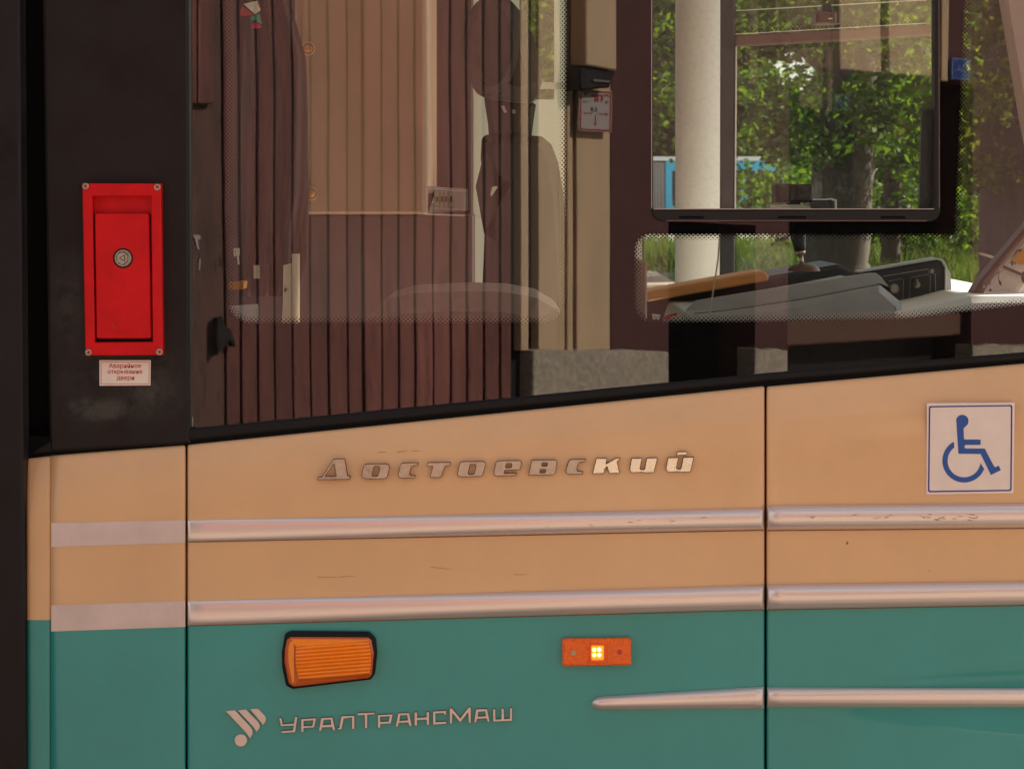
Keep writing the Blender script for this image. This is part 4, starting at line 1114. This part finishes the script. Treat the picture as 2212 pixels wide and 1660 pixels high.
ftext("117", 1266, 218, 11, .0762, m_groove, hs, 1.2)
ftext("5.8", 1284, 235, 14, .0762, m_groove, hs, 1.1)
ftext("л", 1311, 221, 5, .0762, m_groove, hs)
fpx("printed_mark", [[(1311 + r * math.cos(math.radians(a)), 209 - r * math.sin(math.radians(a))) for r, rng in ((6, range(0, 181, 20)), (3.6, range(180, -1, -20))) for a in rng]], .0762, .001, m_signr, hs)
for pts in ([(1261, 243), (1266, 239), (1266, 242), (1281, 242.6), (1281, 244.6), (1266, 244), (1266, 247)],
            [(1314, 245.6), (1309, 241.5), (1309, 244), (1293, 243.6), (1293, 245.6), (1309, 246.6), (1309, 249.5)],
            [(1287, 271), (1283, 265), (1286, 265), (1286, 246), (1288.2, 246), (1288.2, 265), (1291, 265)]):
    fpx("printed_arrow", [pts], .0762, .001, m_signr, hs)
bs = fpx("number_plate", [[(2057, 122.5), (2101, 127), (2097.5, 173.5), (2056.5, 170.5)]], 0.05, 0.012, m_signb, house, bev=0.001)
fpx("printed_border", [[(2059, 124.5), (2099, 128.6), (2096, 171.8), (2058.4, 169)], [(2060.2, 125.8), (2097.8, 129.8), (2095, 170.4), (2059.6, 167.8)]], .0512, .001, m_signw, bs)
fpx("printed_border", [[(2060, 150.6), (2096, 153.4), (2096, 154.4), (2060, 151.6)]], .0512, .001, m_signw, bs)
ftext("117 ", 2068, 131.5, 9, .0512, m_signw, bs)
ftext("0", 2074, 145, 4, .0512, m_signw, bs, 1.4)
fpx("printed_mark", [rnd([(2089, 143), (2090, 134), (2093, 131), (2096, 134), (2096.5, 143)], 2), circ(2093, 138, 1.4, 8)], .0512, .001, m_signw, bs)

# ------------------------------------------------------------------ trees, bushes and grass beyond the tram
def leaves(name, clumps, n, size, mat, parent=None, seed=1, **kw):
    """clumps: (centre, radius); leaf-sized folded blades spread through each clump"""
    rg = random.Random(seed)
    vs, fs = [], []
    for c, r in clumps:
        for k in range(n):
            while True:
                q = Vector((rg.uniform(-1, 1), rg.uniform(-1, 1), rg.uniform(-1, 1)))
                if q.length_squared <= 1: break
            p = c + Vector((q.x * r, q.y * r, q.z * r * .75))
            a = Vector((rg.gauss(0, 1), rg.gauss(0, 1), rg.gauss(-.3, .7))).normalized()
            b = a.cross(Vector((rg.gauss(0, 1), rg.gauss(0, 1), rg.gauss(0, 1)))).normalized()
            s = size * rg.uniform(.6, 1.25)
            o = len(vs)
            vs += [p - a * s * .5, p + b * s * .32 - a * s * .05, p + a * s * .5, p - b * s * .32 - a * s * .05]
            fs.append((o, o + 1, o + 2, o + 3))
    return put(name, mesh(name, vs, fs), mat, parent, **kw)
def limb(name, pts, rads, parent, n=14, seed=0):
    rg = random.Random(seed)
    vs, fs = [], []
    dense, dr = [], []
    for i in range(len(pts) - 1):
        for k in range(6):
            t = k / 6
            dense.append(Vector(pts[i]).lerp(Vector(pts[i + 1]), t)); dr.append(lerp(rads[i], rads[i + 1], t))
    dense.append(Vector(pts[-1])); dr.append(rads[-1])
    ph = [rg.uniform(.88, 1.12) for _ in range(n)]
    for p, r in zip(dense, dr):
        for k in range(n):
            t = 2 * math.pi * k / n
            q = r * ph[k] * rg.uniform(.96, 1.04)
            vs.append(p + Vector((q * math.cos(t), q * math.sin(t), 0)))
    for i in range(len(dense) - 1):
        for k in range(n):
            fs.append((i * n + k, i * n + (k + 1) % n, (i + 1) * n + (k + 1) % n, (i + 1) * n + k))
    fs.append(tuple(len(vs) - n + k for k in range(n)))
    return put(name, mesh(name, vs, fs), m_bark, parent, smooth=True)
def tree(label, u, d, w, lean, crown, nclump, nleaf, lsize, mat, seed, holes=(), cr=(.3, .8)):
    rg = random.Random(seed)
    Y = d - 3.64
    base = Vector(((u - 1106) / FPX * d, Y, 0.0))
    t = empty("tree", base, label, "tree", "trees beyond the tram")
    r = w / 2 / FPX * d
    top = base + Vector((lean, 0.2, 6.5))
    limb("trunk", [base - Vector((0, 0, .1)), base + Vector((0, 0, .4)), base.lerp(top, .3), base.lerp(top, .62), top], [r * 1.5, r * 1.1, r, r * .8, r * .4], t, seed=seed)
    for k in range(5):
        f = rg.uniform(.35, .95)
        s = base.lerp(top, f)
        e = s + Vector((rg.choice((-1, 1)) * rg.uniform(.8, 1.9), rg.uniform(-1.5, 1.5), rg.uniform(.2, 1.4)))
        limb("limb", [s, s.lerp(e, .5) + Vector((0, 0, .15)), e], [r * .3, r * .18, r * .06], t, n=7, seed=seed * 10 + k)
    u0, v0, u1, v1, dep = crown
    cl = []
    while len(cl) < nclump:
        cu, cv = rg.uniform(u0, u1), rg.uniform(v0, v1)
        if any(a < cu < c and b < cv < e for a, b, c, e in holes): continue
        y = Y + rg.uniform(-dep, dep)
        cl.append((P(cu, cv, y), rg.uniform(*cr)))
    leaves("crown", cl, nleaf, lsize, mat, t, seed)
    return t
TRAMGAP = (1395, 300, 1640, 560)
tree("thick trunked leafy tree behind the middle of the sliding window", 1806, 42, 138, .45, (1640, -420, 2060, 330, 2.6), 230, 56, .19, m_leaf_a, 21, holes=((1690, 120, 1775, 185),))
tree("slim trunked tree just right of the thick trunk", 1922, 50, 36, .1, (1760, -420, 2170, 500, 2.6), 240, 52, .19, m_leaf_a, 22, holes=((1690, 120, 1775, 185),))
tree("leafy tree behind the white corner post with its crown left of it", 1330, 46, 70, -.2, (1050, -420, 1520, 322, 2.4), 240, 52, .19, m_leaf_a, 23)
tree("yellow green leafy tree with dark trunk at the right edge of the view", 2190, 38, 130, -.15, (2010, -420, 2560, 380, 2.2), 230, 52, .18, m_leaf_b, 24)
tree("yellow green tree with low branches over the distant blue tram", 1530, 54, 60, .3, (1560, -300, 1760, 470, 2.5), 130, 44, .18, m_leaf_a, 25, holes=((1500, 332, 1575, 560), (1575, 322, 1648, 372), (1690, 120, 1775, 185)))
for k, (u, d, v0, wd, m, lab) in enumerate(((1760, 60, 380, 90, m_leaf_c, "dark green bush behind the thick trunk"), (1985, 58, 400, 80, m_leaf_c, "dark green bush right of the slim trunk"), (2110, 56, 420, 80, m_leaf_a, "light green bush near the right edge"), (2250, 60, 400, 90, m_leaf_c, "dark bush at the far right behind the windscreen bar"), (1880, 66, 330, 90, m_leaf_a, "tall green bush between the two trunks"))):
    rg = random.Random(40 + k)
    base = Vector(((u - 1106) / FPX * d, d - 3.64, 0))
    b = empty("bush", base, lab, "bush", "bushes beyond the tram")
    vb = 420 + 1.55 / d * FPX
    cl = [(P(rg.gauss(u, wd * .45), rg.uniform(v0, vb - 6), d - 3.64 + rg.uniform(-1, 1)), rg.uniform(.3, .55)) for _ in range(46)]
    leaves("foliage", cl, 44, .15, m, b, 60 + k)
    limb("stem", [base, base + Vector((.1, 0, .6)), base + Vector((.2, 0, 1.2))], [.06, .05, .03], b, n=7, seed=k)
cl = []
rg = random.Random(77)
for k in range(800):
    du, dv = rg.uniform(700, 2700), rg.uniform(-260, 400)
    if 1650 < du < 1800 and 90 < dv < 210: continue      # a gap of sky between the crowns
    cl.append((P(du, dv, rg.uniform(112, 122)), rg.uniform(1.0, 2.0)))
leaves("distant_trees", cl, 60, .9, m_leaf_c, None, 5, kind="stuff")
def blades(name, areas, seed):
    rg = random.Random(seed)
    vs, fs = [], []
    for (x0, x1, y0, y1, n, h) in areas:
        for _ in range(n):
            x, y = rg.uniform(x0, x1), rg.uniform(y0, y1)
            hh = h * rg.uniform(.4, 1.3); w = rg.uniform(.012, .03)
            t = rg.uniform(0, 3.14); dx, dy = math.cos(t) * w, math.sin(t) * w
            lx, ly = rg.gauss(0, .12) * hh / .3, rg.gauss(0, .12) * hh / .3
            o = len(vs)
            vs += [(x - dx, y - dy, -.01), (x + dx, y + dy, -.01), (x + lx, y + ly, hh)]
            fs.append((o, o + 1, o + 2))
    return put(name, mesh(name, vs, fs), m_grass, kind="stuff")
blades("grass", [(2.0, 18, 46, 73, 14000, .42), (3.2, 14, 28, 46, 9000, .30)], 9)

# distant articulated tram
blue = empty("distant_tram", P(1440, 500, 100), "bright blue tram with pale roof and grey bellows standing far beyond the trees", "tram")
YT = 100.0
prism("body", [[(1438, 347), (1700, 347), (1700, 500), (1438, 500)], [(1452, 369), (1500, 369), (1500, 446), (1452, 446)], [(1512, 369), (1600, 369), (1600, 446), (1512, 446)], [(1612, 369), (1690, 369), (1690, 446), (1612, 446)]], YT, 2.4, m_tramblue, blue, bev=.03)
prism("body", [[(1100, 347), (1405, 347), (1405, 500), (1100, 500)]], YT, 2.4, m_tramblue, blue, bev=.03)
prism("roof", [rnd([(1100, 338), (1700, 338), (1700, 347), (1100, 347)], 3)], YT - .05, 2.5, m_tramwhite, blue)
for u0, u1 in ((1453, 1499), (1513, 1599), (1613, 1689)):
    prism("window", [rect(u0, 370, u1, 445)], YT + .08, .05, m_farwin, blue)
for k in range(9):
    u = 1406 + k * 3.5
    prism("bellows_fold", [rect(u, 350, u + 2.4, 497)], YT + (.05 if k % 2 else .12), 2.0, m_bellows, blue, bev=.02)
prism("bellows_core", [rect(1404, 351, 1440, 496)], YT + .25, 1.8, m_bellows, blue)
for u in (1180, 1330, 1500, 1640):
    prism("wheel", [circ(u, 488, 17, 16)], YT + .2, .3, m_consdark, blue)
